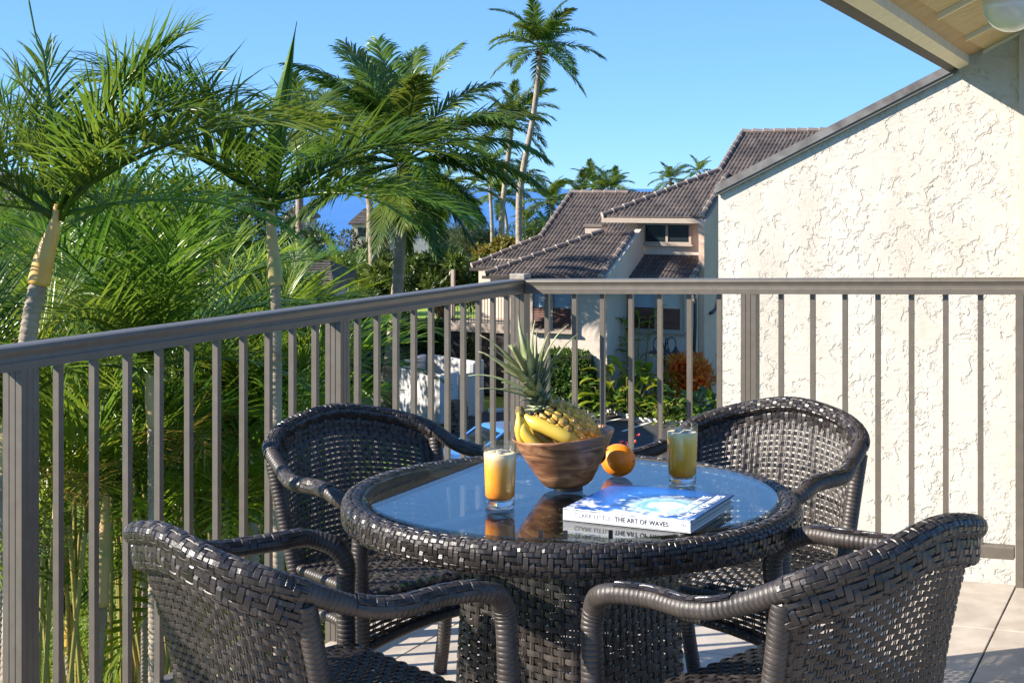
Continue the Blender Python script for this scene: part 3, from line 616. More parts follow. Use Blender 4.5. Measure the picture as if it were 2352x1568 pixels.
for i, ((x, y), th, lab) in enumerate(CH):
    o = ch0 if i == 0 else copy_tree(ch0)
    o['label'] = lab; o['group'] = 'wicker chairs round the glass table'
    Mx = Matrix.Translation((x, y, zfl(x, y))) @ TILT @ Matrix.Rotation(th, 4, 'Z')
    o.location = Mx.to_translation(); o.rotation_euler = Mx.to_euler()

# table
TX, TY, TZ = .135, 3.43, .68; tf = zfl(TX, TY)
table = thing('wicker_table', 'round dark wicker table with a glass top on a woven pedestal', 'table', (TX, TY, tf))
ring = np.stack([TX+.503*np.cos(np.linspace(0, 2*np.pi, 240, endpoint=False)), TY+.503*np.sin(np.linspace(0, 2*np.pi, 240, endpoint=False)), np.full(240, TZ-.037)], 1)
b = MB(); twill_tube(b, ring, lambda a: (.0240*np.sign(np.cos(a))*np.abs(np.cos(a))**.75, .0325*np.sign(np.sin(a))*np.abs(np.sin(a))**.75), 20, .0118, .0021, closed=True, over=4)
rc = ring[::4]
b.build('rim', M['wicker'], table, tagk='stuff')
b = MB(); b.tube(np.vstack([rc, rc[:2]]), .0205, 10, cap=False); b.build('rim_core', M['core'], table)
b = MB(); b.lathe([(.001, -.008), (.474, -.008), (.477, -.006), (.477, -.002), (.474, 0), (.001, 0)], (TX, TY, TZ), 120); b.build('glass_top', M['tableglass'], table)
b = MB(); wrap_tube(b, np.vstack([ring[:, :]*0+np.stack([TX+.478*np.cos(np.linspace(0, 2*np.pi, 240)), TY+.478*np.sin(np.linspace(0, 2*np.pi, 240)), np.full(240, TZ-.020)], 1)]), .010, .03, 8); b.build('inner_rim', M['wicker'], table, True)
def ped(u, v):
    a = u*2*np.pi; hd = (.190+.026*v); n = 7.0
    r = hd/(np.abs(np.cos(a))**n+np.abs(np.sin(a))**n)**(1/n); ca = math.pi/4+.05
    x, y = r*np.cos(a), r*np.sin(a); return np.stack([TX+x*math.cos(ca)-y*math.sin(ca), TY+x*math.sin(ca)+y*math.cos(ca), TZ-.05-(TZ-.05-tf-.01)*v], 1)
b = MB(); weave(b, ped, 56, 42, w=.0062, amp=.0032, gap=.0034, warp=.0026, closed=True, sub=3); b.build('pedestal', M['wicker'], table, tagk='stuff')
b = MB()
for k in range(2): b.box((TX, TY, TZ-.018), (.95, .03, .018), k*math.pi/2+.8)
b.build('cross_brace', M['blackiron'], table)
for k in range(5):
    t_ = -1.72+k*.09+random.uniform(-.02, .02); p = Vector((TX+.503*math.cos(t_), TY+.503*math.sin(t_), TZ+.006)); L_ = random.choice([.018, .03, .04])
    if k in (0, 1, 3):
        b = MB(); b.box((TX+.4785*math.cos(t_), TY+.4785*math.sin(t_), TZ+.0135-.004), (.0012, .009, .018), t_); b.build('loose_strand', M['wicker'], table)

# ------------------------------------------------------------------ things on the table
def tumbler(px, Y, label, level, jm='juice'):
    c = at(px, 1000, Y); c.z = TZ+.0012
    t = thing('juice_glass', label, 'glass of juice', tuple(c), 0, 'glasses of juice on the table')
    h, r0, r1 = .142, .0325, .0372
    b = MB(); pr = [(.001, 0), (r0-.002, 0), (r0, .002)]+[(r0+(r1-r0)*s, .002+(h-.002)*s) for s in np.linspace(.1, .99, 8)]+[(r1-.0006, h+.0004), (r1-.0014, h)]
    pr += [(r0-.0016+(r1-r0)*s, .002+(h-.002)*s) for s in np.linspace(.99, level+.02, 5)]
    b.lathe(pr, tuple(c), 48); b.build('tumbler', M['glass'], t, True)
    b = MB(); b.lathe([(.001, .0006), (r0-.0035, .0006), (r0-.0020, .0025), (r0-.0016, .0150), (r0-.006, .0170), (.001, .0162)], tuple(c), 40); b.build('glass_base', M['solidglass'], t, True)
    z1 = h*level; rr = lambda z: r0-.0012+(r1-r0)*(z/h)
    b = MB(); b.lathe([(.001, .0190), (r0-.007, .0195), (rr(.026), .026)]+[(rr(z), z) for z in np.linspace(.04, z1, 8)]+[(rr(z1)-.002, z1+.0004), (.001, z1)], tuple(c), 48); b.build('juice', M[jm], t, True)
    rnd = random.Random(px)
    for k in range(5):
        b = MB(); a = k*2.3+rnd.random(); q = Vector((.015*math.cos(a), .015*math.sin(a), z1+rnd.uniform(-.007, -.001))) if k < 4 else Vector((0, 0, z1-.001))
        E_ = Euler((rnd.uniform(-.6, .6), rnd.uniform(-.6, .6), rnd.random()*3)).to_matrix().to_4x4(); b.box(tuple(c+q), (.019, .019, .017), M=E_)
        b.build('ice_cube', M['ice'], t, True, bevel=.004)
    b = MB(); b.lathe([(rr(z1)-.0004, z1-.001), (rr(z1)-.0001, z1+.0015), (rr(z1)-.004, z1+.0028), (.02, z1+.002), (.001, z1+.003)], tuple(c), 40); b.build('foam', M['foam'], t, True)
tumbler(1148, 3.245, 'tall glass of orange juice left of the wooden bowl', .83)
tumbler(1567, 3.497, 'tall glass of pale amber juice behind the book', .86, 'juicepale')
# bowl
bc = Vector(((1305-CX)/F*3.44, 3.44, TZ+.001))
bowl = thing('wooden_bowl', 'tapered walnut wood bowl of fruit in the middle of the table', 'bowl', tuple(bc))
tl = Matrix.Rotation(R(-5.5), 4, 'Y')
def tilted(prof, n=64):
    b = MB(); b.lathe(prof, (0, 0, 0), n); b.V[-1] = b.V[-1] @ np.array(tl.to_3x3()).T+np.array(bc)+np.array([0, 0, .004]); return b
o_ = [(.001, .008), (.050, .008), (.058, .014), (.072, .036), (.090, .068), (.106, .098), (.1175, .120), (.1195, .1245), (.119, .1265), (.1165, .1265), (.113, .122), (.100, .098), (.083, .068), (.064, .038), (.045, .022), (.001, .018)]
tilted(o_).build('shell', M['wood'], bowl, True)
b = MB(); b.lathe([(.001, 0), (.034, 0), (.034, .014), (.001, .014)], tuple(bc), 32); b.build('foot', M['bowlfoot'], bowl)
# pineapple
pb = at(1372, 1045, 3.47); pt_ = at(1247, 938, 3.43); ax = (pt_-pb).normalized(); PLn = (pt_-pb).length
pine = thing('pineapple', 'ripe pineapple with a spiky grey green crown leaning out of the bowl', 'pineapple', tuple(pb))
qr = Vector((0, 0, 1)).rotation_difference(ax).to_matrix()
def prad(s): return .057*(max(0, math.sin(math.pi*(.10+.82*s))))**.55
def pl(v): return pb+qr @ Vector(v)
b = MB(); b.lathe([(max(.004, prad(s)*.93), s*PLn) for s in np.linspace(-.1, 1.02, 16)], (0, 0, 0), 24); b.V[-1] = b.V[-1] @ np.array(qr).T+np.array(pb); b.build('gap_shade_core', M['pinebody'], pine, True)
eb = MB(); ring6 = [(.0125*math.cos(R(60*k)), .0125*math.sin(R(60*k))) for k in range(6)]
ev = [(x*1.02, y*1.02, -.004) for x, y in ring6]+[(x*.93, y*.93, .0016) for x, y in ring6]+[(x*.5, y*.5, .0040) for x, y in ring6]+[(0, 0, .0052)]
ef = [(i, (i+1) % 6, 6+(i+1) % 6, 6+i) for i in range(6)]+[(6+i, 6+(i+1) % 6, 12+(i+1) % 6, 12+i) for i in range(6)]+[(12+i, 12+(i+1) % 6, 18) for i in range(6)]
eb.add(ev, ef); e0 = eb.build('rind_eye', M['pine'], None, False); eme = e0.data; bpy.data.objects.remove(e0)
sb = MB(); sb.tube([(0, 0, .005), (.001, 0, .010), (.004, 0, .014), (.008, .001, .0165)], [.0026, .0016, .0009, .0002], 5); s0 = sb.build('spine', M['spine'], None); sme = s0.data; bpy.data.objects.remove(s0)
row = 0; z = .006
while z < PLn*1.0:
    s = z/PLn; r_ = prad(s); n_ = max(5, int(2*math.pi*r_/.0235))
    for k in range(n_):
        a = 2*math.pi*(k+.5*(row % 2))/n_; nrm = Vector((math.cos(a), math.sin(a), (prad(s-.03)-prad(s+.03))/(.06*PLn))).normalized()
        wn_ = qr @ nrm; t_ = qr @ Vector((0, 0, 1)); t_ = (t_-wn_*t_.dot(wn_)).normalized(); x_ = t_; y_ = wn_.cross(x_)
        p = pl((r_*math.cos(a)*.94, r_*math.sin(a)*.94, z))-pb; mm = Matrix((x_, y_, wn_)).transposed().to_euler()
        sc = .92*r_/.057*.25+.70; e_ = inst('rind_eye', eme, pine, p, mm, (sc*1.17, sc*1.10, sc*1.0))
        inst('eye_spine', sme, e_, (0, 0, 0), (0, 0, random.uniform(-.4, .4)), 1)
    z += .0185; row += 1
def blade(L_, w_, bend, seed, cut=False, fold=.35):
    b = MB(); n_ = 9; v = []; ang = 0; p = Vector((0, 0, 0)); rr = random.Random(seed)
    for i in range(n_+1):
        s = i/n_; w = w_*(.75+.25*math.sin(math.pi*min(1, s*1.6)))*(1-s**2.2) if not cut else w_*(.85+.15*s)
        d = Vector((math.sin(ang), 0, math.cos(ang))); nn = Vector((math.cos(ang), 0, -math.sin(ang))); w = max(w, .0006)
        v += [tuple(p+Vector((0, -w, 0))+nn*w*fold), tuple(p-nn*.0012), tuple(p+Vector((0, w, 0))+nn*w*fold), tuple(p+nn*(.0016*(1-s)))]
        p = p+d*L_/n_; ang += bend/n_*(s*2)
    f = [(i*4+j, i*4+(j+1) % 4, i*4+4+(j+1) % 4, i*4+4+j) for i in range(n_) for j in range(4)]+[(0, 3, 2, 1), tuple(n_*4+j for j in range(4))]
    b.add(v, f); o = b.build('leaf', M['pineleaf']); me = o.data; me.polygons.foreach_set('use_smooth', [True]*len(me.polygons)); bpy.data.objects.remove(o); return me
cax = (at(1180, 775, 3.40)-pt_).normalized(); cup = at(1205, 830, 3.415)-pt_
def crown_leaf(h, yaw, el, me, roll=0):                   # el: angle away from the crown axis
    q = Vector((0, 0, 1)).rotation_difference(cax).to_matrix() @ Matrix.Rotation(yaw, 3, 'Z') @ Matrix.Rotation(el, 3, 'Y')
    inst('leaf', me, pine, tuple(pt_-ax*.004+cax*h-pb), q.to_euler(), 1)
BL = {k: blade(*k[1:]) if False else None for k in []}
short = [blade(.042, .0105, .9, 1), blade(.052, .0105, .7, 2)]; midl = [blade(.085, .0125, .7, 3), blade(.10, .013, .9, 4), blade(.095, .012, .4, 5)]
longl = [blade(.145, .0125, .5, 6), blade(.165, .0130, .7, 7), blade(.15, .0125, .3, 8), blade(.17, .0125, .9, 9)]
stub = [blade(.105, .0140, .12, 10, True), blade(.05, .012, .3, 11, True)]
for k in range(13): crown_leaf(.000, k*2.4, R(72-random.random()*14), short[k % 2])
for k in range(11): crown_leaf(.016, k*2.4+.6, R(60-random.random()*14), short[k % 2])
for k in range(9): crown_leaf(.034, k*2.4+.2, R(50-random.random()*14), midl[k % 3])
for k in range(7): crown_leaf(.052, k*2.4+1., R(38-random.random()*12), midl[(k+1) % 3] if k % 2 else longl[k % 4])
for k in range(5): crown_leaf(.072, k*2.4+.4, R(26-random.random()*12), longl[k % 4])
for yaw, el, me, h in ((R(180), 24, longl[1], .05), (R(175), 42, longl[3], .04), (R(190), 50, longl[0], .03), (R(0), 38, longl[3], .06), (R(8), 50, longl[1], .05), (R(-20), 30, longl[0], .06), (R(200), 6, stub[0], .07), (R(150), 3, stub[0], .065), (R(-60), 25, stub[1], .05), (R(250), 30, stub[1], .045)):
    crown_leaf(h, yaw, R(el), me)
# bananas
ban = thing('banana_bunch', 'bunch of ripe yellow bananas with dark stem leaning on the bowl rim', 'bananas', tuple(at(1195, 945, 3.42)))
def banana(pts, r):
    P = crv(pts, 6); m = len(P); s = np.linspace(0, 1, m)
    rad = r*np.interp(s, [0, .10, .20, .34, .75, .93, 1], [.36, .36, .62, 1, 1, .62, .28])
    b = MB(); b.tube(P, rad, 6); o = b.build('banana', M['banana'], ban, True); o.modifiers.new('smooth', 'SUBSURF').render_levels = 2; o.modifiers['smooth'].levels = 1
    e_ = MB(); e_.tube(P[-2:]+(P[-1]-P[-2])*.7, [r*.34, r*.22], 7); e_.build('banana_tip', M['bananatip'], o)
stem = at(1194, 945, 3.425)
banana([stem, at(1199, 972, 3.41), at(1208, 998, 3.40), at(1240, 1030, 3.395), at(1290, 1062, 3.41)], .0165)
banana([stem+Vector((.004, .006, .001)), at(1219, 966, 3.41), at(1256, 983, 3.395), at(1306, 1008, 3.385), at(1352, 1034, 3.40)], .0190)
banana([stem+Vector((-.003, -.004, 0)), at(1193, 972, 3.405), at(1200, 1008, 3.41), at(1222, 1045, 3.42), at(1262, 1085, 3.44)], .0160)
banana([stem+Vector((.002, .010, .002)), at(1206, 965, 3.44), at(1228, 992, 3.435), at(1268, 1022, 3.43), at(1310, 1050, 3.43)], .016)
b = MB(); b.tube([tuple(stem+Vector((-.002, .002, .012))), tuple(stem), tuple(at(1204, 962, 3.42))], [.008, .0115, .0085], 8); b.build('stem', M['bananatip'], ban, True)
# orange
oc = Vector(((1420-CX)/F*3.60, 3.60, TZ+.0395))
orange = thing('orange', 'bright orange citrus fruit resting against the bowl beside the book', 'orange', (oc.x, oc.y, TZ))
b = MB(); n = 24; b.lathe([(max(.0005, .0395*math.sin(math.pi*i/n)), -.043*math.cos(math.pi*i/n)) for i in range(n+1)], (0, 0, 0), 40); qn = Vector((0, 0, 1)).rotation_difference(Vector((.8, -.55, .05)).normalized()).to_matrix(); b.V[-1] = b.V[-1] @ np.array(qn).T+np.array(oc); b.build('peel', M['orange'], orange, True)
nd = Vector((.8, -.55, .05)).normalized(); b = MB(); b.lathe([(.0005, .0442), (.003, .044), (.0042, .0425)], (0, 0, 0), 10); b.V[-1] = b.V[-1] @ np.array(qn).T+np.array(oc); b.build('navel', M['navel'], orange, True)
# book
fl_ = Vector((.1076, 3.124, 0)); br = math.atan2(-.124, .255); BW, BD, BH = .283, .292, .0245; zb0 = TZ+.0012
book = thing('book', 'hardback photo book with a breaking blue wave on its cover and white spine', 'book', (fl_.x, fl_.y, zb0), br)
BM = Matrix.Translation((fl_.x, fl_.y, zb0)) @ Matrix.Rotation(br, 4, 'Z')
def bk(p): return BM @ Vector(p)
def bbox(c, d, name, m, par=book, bevel=0): b = MB(); b.box(tuple(bk(c)), d, br); return b.build(name, m, par, bevel=bevel)
bbox((BW/2, BD/2, .0015), (BW, BD, .003), 'back_cover', M['spinew'])
bbox((BW/2, BD/2+.0, BH-.0015), (BW, BD, .003), 'front_cover', M['cover'])
bbox((BW/2, .0015, BH/2), (BW, .003, BH+.0012), 'spine', M['spinew'], bevel=.001)
bbox((BW/2, BD/2-.001, .00655), (BW-.012, BD-.010, .0070), 'pages', M['paper'])
bbox((BW/2, BD/2-.001, .01585), (BW-.012, BD-.010, .0110), 'pages', M['paper'])
bbox((BW/2, BD/2, .0102), (BW-.002, BD-.004, .0011), 'page_divider', M['ivory'])
def text(s, size, m, Mx, par, name='lettering', bold=0, sx=1):
    c = bpy.data.curves.new(name, 'FONT'); c.body = s; c.size = size; c.offset = bold; c.extrude = .0002; c.space_character = 1.06
    o = bpy.data.objects.new(name, c); COL.objects.link(o); bpy.context.view_layer.update()
    me = bpy.data.meshes.new_from_object(o.evaluated_get(bpy.context.evaluated_depsgraph_get())); bpy.data.objects.remove(o)
    me.transform(Matrix.Diagonal((sx, 1, 1, 1))); me.transform(Mx)
    me.materials.clear(); me.materials.append(m); k = bpy.data.objects.new(name, me); COL.objects.link(k); k.parent = par; return k
SPM = Matrix.Translation((0, -.0004, 0)) @ Matrix.Rotation(R(90), 4, 'X')
text('CLARK LITTLE', .0135, M['inkgrey'], SPM @ Matrix.Translation((.026, .0085, 0)), book, bold=-.00012, sx=.92)
text('THE ART OF WAVES', .0135, M['inkdark'], SPM @ Matrix.Translation((.117, .0085, 0)), book, bold=.00022, sx=.92)
lg = MB(); pp = [tuple(bk((.268+.0042*math.cos(a), -.0003, .0145+.0042*math.sin(a)))) for a in np.linspace(0, 2*math.pi, 22)]; lg.tube(pp, .00035, 4); lg.tube([tuple(bk((.268, -.0003, .0118))), tuple(bk((.2675, -.0003, .0172)))], .0004, 4); lg.tube([tuple(bk((.2665, -.0003, .0152))), tuple(bk((.2695, -.0003, .0152)))], .0003, 4); lg.tube([tuple(bk((.2645, -.0003, .0070))), tuple(bk((.2715, -.0003, .0070)))], .00035, 4)
lg.build('publisher_mark', M['inkgrey'], book)
CVM = Matrix.Translation((0, 0, BH+.0003)) @ Matrix.Rotation(R(90), 4, 'Z')
text('CLARK LITTLE', .027, M['inkwhite'], CVM @ Matrix.Translation((.075, -.247, 0)), book, bold=.0003, sx=.95)
text('THE ART OF WAVES', .027, M['inkwhite'], CVM @ Matrix.Translation((.022, -.272, 0)), book, bold=.0003, sx=.95)

# ------------------------------------------------------------------ tiled-roof house beyond the car park
hx = at(1115, 632, 50.6); H0 = Vector((hx.x, hx.y, 0)); SLP = .46
def hp(u, w, z): p = H0+UX*u+WX*w; return Vector((p.x, p.y, z))
house = thing('house', 'cream stucco house with dark tiled roofs and louvered windows beyond the parking lot', 'house', (H0.x, H0.y, ZG))
def clip_in(poly, u, w):
    n = len(poly); ok = False
    for i in range(n):
        (a, b), (c, d) = poly[i], poly[(i+1) % n]
        if (b > w) != (d > w) and u < (c-a)*(w-b)/(d-b)+a: ok = not ok
    return ok
def roof_plane(poly, z0, o=(0, 0), slope=SLP, thick=.10, caps=()):
    """poly in (u,w), counter-clockwise; z rises with w from z0. Tiles are real rolls, joined; ridge tiles are parts."""
    f3 = lambda u, w, dz=0: hp(o[0]+u, o[1]+w, z0+slope*w+dz)
    b = MB(); b.prism([f3(*q) for q in poly], (0, 0, -thick)); rf = b.build('roof', M['roofbase'], house)
    us = [q[0] for q in poly]; ws_ = [q[1] for q in poly]; tw, tl_ = .148, .30; t = MB(); rr = random.Random(3)
    nrm = Vector((0, -slope, 1)).normalized()
    for j in range(int((max(ws_)-min(ws_))/tl_)+1):
        w0 = min(ws_)+j*tl_
        for i in range(int((max(us)-min(us))/tw)+1):
            u0_ = min(us)+i*tw
            if not clip_in(poly, u0_+tw/2, w0+tl_*.5): continue
            jz = rr.uniform(0, .006); v = []
            for ww, lift in ((w0-.035, .034), (w0+tl_, .006)):
                for du, h in ((0, 0), (.018, .026), (.055, .040), (.092, .026), (.112, .002), (tw, .0)):
                    v.append(tuple(f3(u0_+du, ww, lift+h+jz)))
            for du, h in ((0, 0), (.018, .026), (.055, .040), (.092, .026), (.112, .002), (tw, .0)): v.append(tuple(f3(u0_+du, w0-.035, .004)))
            t.add(v, [(q, q+1, q+7, q+6) for q in range(5)]+[(q+1, q, q+12, q+13) for q in range(5)])
    t.build('roof_tiles', M['rooftile'], rf, tagk='stuff')
    for (q0, q1) in caps:
        A, B = f3(*q0, .05), f3(*q1, .05); L_ = (B-A).length; n_ = max(1, int(L_/.42)); d = (B-A).normalized()
        for k in range(n_):
            P_, Q_ = A+d*(k*L_/n_-.03), A+d*((k+1)*L_/n_); b = MB(); b.tube([tuple(P_+Vector((0, 0, .02))), tuple(Q_)], [.105, .085], 8); rt = b.build('ridge_tile', M['ridge'], rf)
            b = MB(); b.tube([tuple(P_+Vector((0, 0, .022))-d*.012), tuple(P_+Vector((0, 0, .022))+d*.012)], .109, 8); b.build('mortar', M['mortar'], rt)
    return rf
def wallbox(u0_, u1_, w0, w1, z0, z1, name='wall', m='housewall', par=None):
    b = MB(); b.prism([hp(u0_, w0, z0), hp(u1_, w0, z0), hp(u1_, w1, z0), hp(u0_, w1, z0)], (0, 0, z1-z0)); return b.build(name, M[m], par or house)
def uof(px, w):                                           # u where photo column px meets the wall plane at w
    k = (px-CX)/F; p = H0+WX*w; return (k*p.y-p.x)/(UX.x-k*UX.y)
def zof(py, u, w): return HC-(py-HY)/F*hp(u, w, 0).y
zA = hx.z; LA = uof(1382, 0)
roof_plane([(0, 0), (LA, 0), (LA, 3.0), (3.0, 3.0)], zA, caps=[((0, 0), (3.1, 3.1)), ((LA-.03, 0), (LA-.03, 3.0))])
wallbox(-.12, LA, -.04, .02, zA-.12, zA-.02, 'gutter', 'darkpipe')
# lower left wall under that roof, with the slanted parapet on its right end
wA = .6; uL = uof(1212, wA)
wallbox(uL, LA-.05, wA, 3.2, ZG, zA+SLP*wA-.16)
b = MB(); b.prism([hp(LA-.05, wA-.5, zA-.5), hp(LA-.05, 3.6, zA-.5), hp(LA-.05, 3.6, zA+SLP*3.6+.02), hp(LA-.05, wA-.5, zA+SLP*(wA-.5)+.02)], tuple(UX*.22)); b.build('parapet', M['housewall'], house)
# roof further back on the left
h2 = at(1085, 613, 55.9); v2 = h2-H0; o2 = (v2.dot(UX), v2.dot(WX)); z2 = h2.z
roof_plane([(0, 0), (8, 0), (8, 5.0), (1.95, 5.0), (1.95, 1.95)], z2, o2, .55, caps=[((0, 0), (1.95, 1.95)), ((1.95, 1.95), (1.95, 5.0)), ((1.95, 5.0), (4.4, 5.0))])
wallbox(o2[0]+.6, o2[0]+8, o2[1]+.6, o2[1]+5, ZG, z2+.2)
wallbox(o2[0]-.1, o2[0]+4, o2[1]-.05, o2[1]+.02, z2-.14, z2-.02, 'gutter', 'darkpipe')
vb = at(1368, 528, 53.2)
for dz, s_, mm in ((0, (.62, .5, .24), 'mortar'), (.16, (.74, .6, .10), 'ridge')):
    b = MB(); b.box((vb.x, vb.y, vb.z+dz), s_, AZ); b.build('roof_vent', M[mm], house)
# upper storey with its own roof
E2 = at(1385, 498, 52.1); v3 = E2-H0; oC = (v3.dot(UX), v3.dot(WX)); zC = E2.z; LC = uof(1614, oC[1])-oC[0]; SC = .5
roof_plane([(0, 0), (LC, 0), (LC, 2.95), (2.95, 2.95)], zC, oC, SC, caps=[((0, 0), (3.2, 3.2)), ((LC-.03, 0), (LC-.03, 2.95))])
roof_plane([(2.97, 2.96), (10.5, 2.96), (10.5, 6.2), (3.25, 6.2), (3.25, 3.25)], zC, oC, SC, caps=[((3.25, 3.25), (3.25, 6.2)), ((3.25, 6.2), (10.5, 6.2))])
b = MB(); b.prism([hp(oC[0]-.05, oC[1]-.03, zC-.20), hp(oC[0]+LC, oC[1]-.03, zC-.20), hp(oC[0]+LC, oC[1]-.03, zC-.03), hp(oC[0]-.05, oC[1]-.03, zC-.03)], tuple(WX*.05)); b.build('fascia', M['pinkwall'], house)
b = MB(); b.prism([hp(oC[0], oC[1]+.02, zC-.19), hp(oC[0]+LC, oC[1]+.02, zC-.19), hp(oC[0]+LC, oC[1]+.62, zC-.19), hp(oC[0], oC[1]+.62, zC-.19)], (0, 0, .04)); b.build('soffit', M['pinkwall'], house)
wU = oC[1]+.6; uU0, uU1 = uof(1437, wU), uof(1622, wU)
wallbox(uU0, uU1, wU, wU+2.4, zA, zC-.14)
# right-hand side wall, unlit, carrying the roof rake
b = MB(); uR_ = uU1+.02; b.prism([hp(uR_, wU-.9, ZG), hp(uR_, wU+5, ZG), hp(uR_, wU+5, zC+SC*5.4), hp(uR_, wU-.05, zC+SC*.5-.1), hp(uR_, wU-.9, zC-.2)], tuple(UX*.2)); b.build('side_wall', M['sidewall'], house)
# small roof under the upper windows
uS0, uS1 = uof(1410, wU-1.6), uof(1592, wU-1.6); zS1 = zof(585, uof(1540, wU), wU); zS = zS1-SLP*1.6
oS = (uS0, wU-1.6)
roof_plane([(0, 0), (uS1-uS0, 0), (uS1-uS0, 1.6), (0, 1.6)], zS, oS, SLP, caps=[((uS1-uS0-.03, 0), (uS1-uS0-.03, 1.62))])
wallbox(uS0-.05, uS1+.1, wU-1.64, wU-1.58, zS-.14, zS-.03, 'gutter', 'darkpipe')
wLR = wU-1.15; wallbox(LA+.17, uS1-.05, wLR, wU+1, ZG, zS+.08)
def window(pxa, pya, pxb, pyb, w, split=.55, upper='blind', n=2, lit=0):
    u0_, u1_ = uof(pxa, w), uof(pxb, w); z1, z0 = zof(pya, u0_, w), zof(pyb, u0_, w)
    win = thing('window', None, None); del_ = win
    bpy.data.objects.remove(win)
    fw = .085; pr = .16
    fr = MB()
    def fbox(a, b_, c, d): fr.prism([hp(a, w-pr, c), hp(b_, w-pr, c), hp(b_, w-.004, c), hp(a, w-.004, c)], (0, 0, d-c))
    step = (u1_-u0_)/n
    for k in range(n+1): fbox(u0_+k*step-fw/2, u0_+k*step+fw/2, z0+.0, z1)
    for k in range(n): fbox(u0_+k*step+fw/2, u0_+(k+1)*step-fw/2, z0, z0+.07); fbox(u0_+k*step+fw/2, u0_+(k+1)*step-fw/2, z1-.07, z1)
    wf = fr.build('window', M['pinkwall'], house)
    b = MB(); b.prism([hp(u0_-.10, w-pr-.05, z0-.07), hp(u1_+.10, w-pr-.05, z0-.07), hp(u1_+.10, w-.003, z0-.07), hp(u0_-.10, w-.003, z0-.07)], (0, 0, .068)); b.build('sill', M['pinkwall'], wf)
    zm = z0+(z1-z0)*split
    for k in range(n):
        a, c = u0_+k*step+fw/2+.002, u0_+(k+1)*step-fw/2-.002
        b = MB(); b.prism([hp(a, w-.10, z0+.071), hp(c, w-.10, z0+.071), hp(c, w-.092, z0+.071), hp(a, w-.092, z0+.071)], (0, 0, z1-z0-.143)); b.build('pane', M['glass'] if upper == 'blind' else M['pane'], wf)
        b = MB(); b.prism([hp(a, w-.012, z0+.071), hp(c, w-.012, z0+.071), hp(c, w-.004, z0+.071), hp(a, w-.004, z0+.071)], (0, 0, z1-z0-.143)); b.build('dark_backing', M['pane'], wf)
        if upper == 'blind':
            nb = 26; b = MB()
            for q in range(nb):
                zz = zm+(z1-.08-zm)*(q+.5)/nb; hh = (z1-.08-zm)/nb
                b.prism([hp(a+.01, w-.045, zz-hh*.48), hp(c-.01, w-.045, zz-hh*.48), hp(c-.01, w-.025, zz+hh*.40), hp(a+.01, w-.025, zz+hh*.40)], tuple(WX*.002))
            b.build('blind', M['blind'], wf, tagk='stuff')
        if split > 0:
            nl = 9
            for q in range(nl):
                hh = (zm-z0-.09)/nl; zz = z0+.08+hh*q
                b = MB(); b.prism([hp(a, w-.150, zz), hp(c, w-.150, zz), hp(c, w-.115, zz+hh*.80), hp(a, w-.115, zz+hh*.80)], tuple(WX*.012)); b.build('slat', M['brownslat'], wf)
        elif upper == 'louver':
            nl = 12
            for q in range(nl):
                hh = (z1-z0-.15)/nl; zz = z0+.075+hh*q
                b = MB(); b.prism([hp(a, w-.135, zz), hp(c, w-.135, zz), hp(c, w-.105, zz+hh*.85), hp(a, w-.105, zz+hh*.85)], tuple(WX*.006)); b.build('slat', M['pane'], wf)
    return wf
window(1225, 640, 1318, 757, wA, .45)
window(1452, 640, 1568, 757, wLR, .45)
window(1482, 511, 1588, 559, wU, 0, 'louver')
# downpipe, porch rail and deck
b = MB(); P_ = lambda px, py, w: hp(uof(px, w), w, zof(py, uof(px, w), w)); w_ = wLR-.12
pts = [P_(1585, 660, w_), P_(1597, 690, w_), P_(1597, 740, w_), P_(1590, 930, w_)]; b.tube([tuple(p) for p in pts], .055, 8); b.build('downpipe', M['darkpipe'], house, True)
b = MB(); ws2 = wU-.5; c_ = lambda py, w: hp(uR_+.26, w, py)
b.tube([tuple(hp(uR_+.27, wU+1.5, zA+.6)), tuple(hp(uR_+.27, wU+.3, zA-1.2)), tuple(hp(uR_+.27, wU-.2, zA-1.3)), tuple(hp(uR_+.27, wU-.4, zA-1.3))], .055, 8); b.build('downpipe', M['darkpipe'], house, True)
# porch on the left end of the house
pz = at(1085, 742, 53.7); wP = (Vector((pz.x, pz.y, 0))-H0).dot(WX); uP0, uP1 = uof(1032, wP), uof(1205, wP)
wallbox(uP0, uP1, wP, wP+2.4, pz.z-.32, pz.z, 'porch_deck', 'pinkwall')
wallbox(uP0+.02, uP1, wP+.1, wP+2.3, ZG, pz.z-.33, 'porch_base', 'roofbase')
b = MB(); 
for k in range(int((uP1-uP0)/.11)+1): q = hp(uP0+k*.11, wP+.03, pz.z+.5); b.box(tuple(q), (.018, .018, 1.0), AZ)
for zz in (.12, 1.0): q = hp((uP0+uP1)/2, wP+.03, pz.z+zz); b.box(tuple(q), (uP1-uP0, .04, .04), AZ)
b.build('porch_railing', M['blackiron'], house)
b = MB()
for u_ in (uP0+.1, uP1-.4): q = hp(u_, wP+.1, (pz.z+zA)/2); b.box(tuple(q), (.12, .12, zA-pz.z), AZ)
b.build('porch_post', M['pinkwall'], house)
wallbox(uP0, uL+.1, wP+2.4, wP+4, ZG, zA+.3)

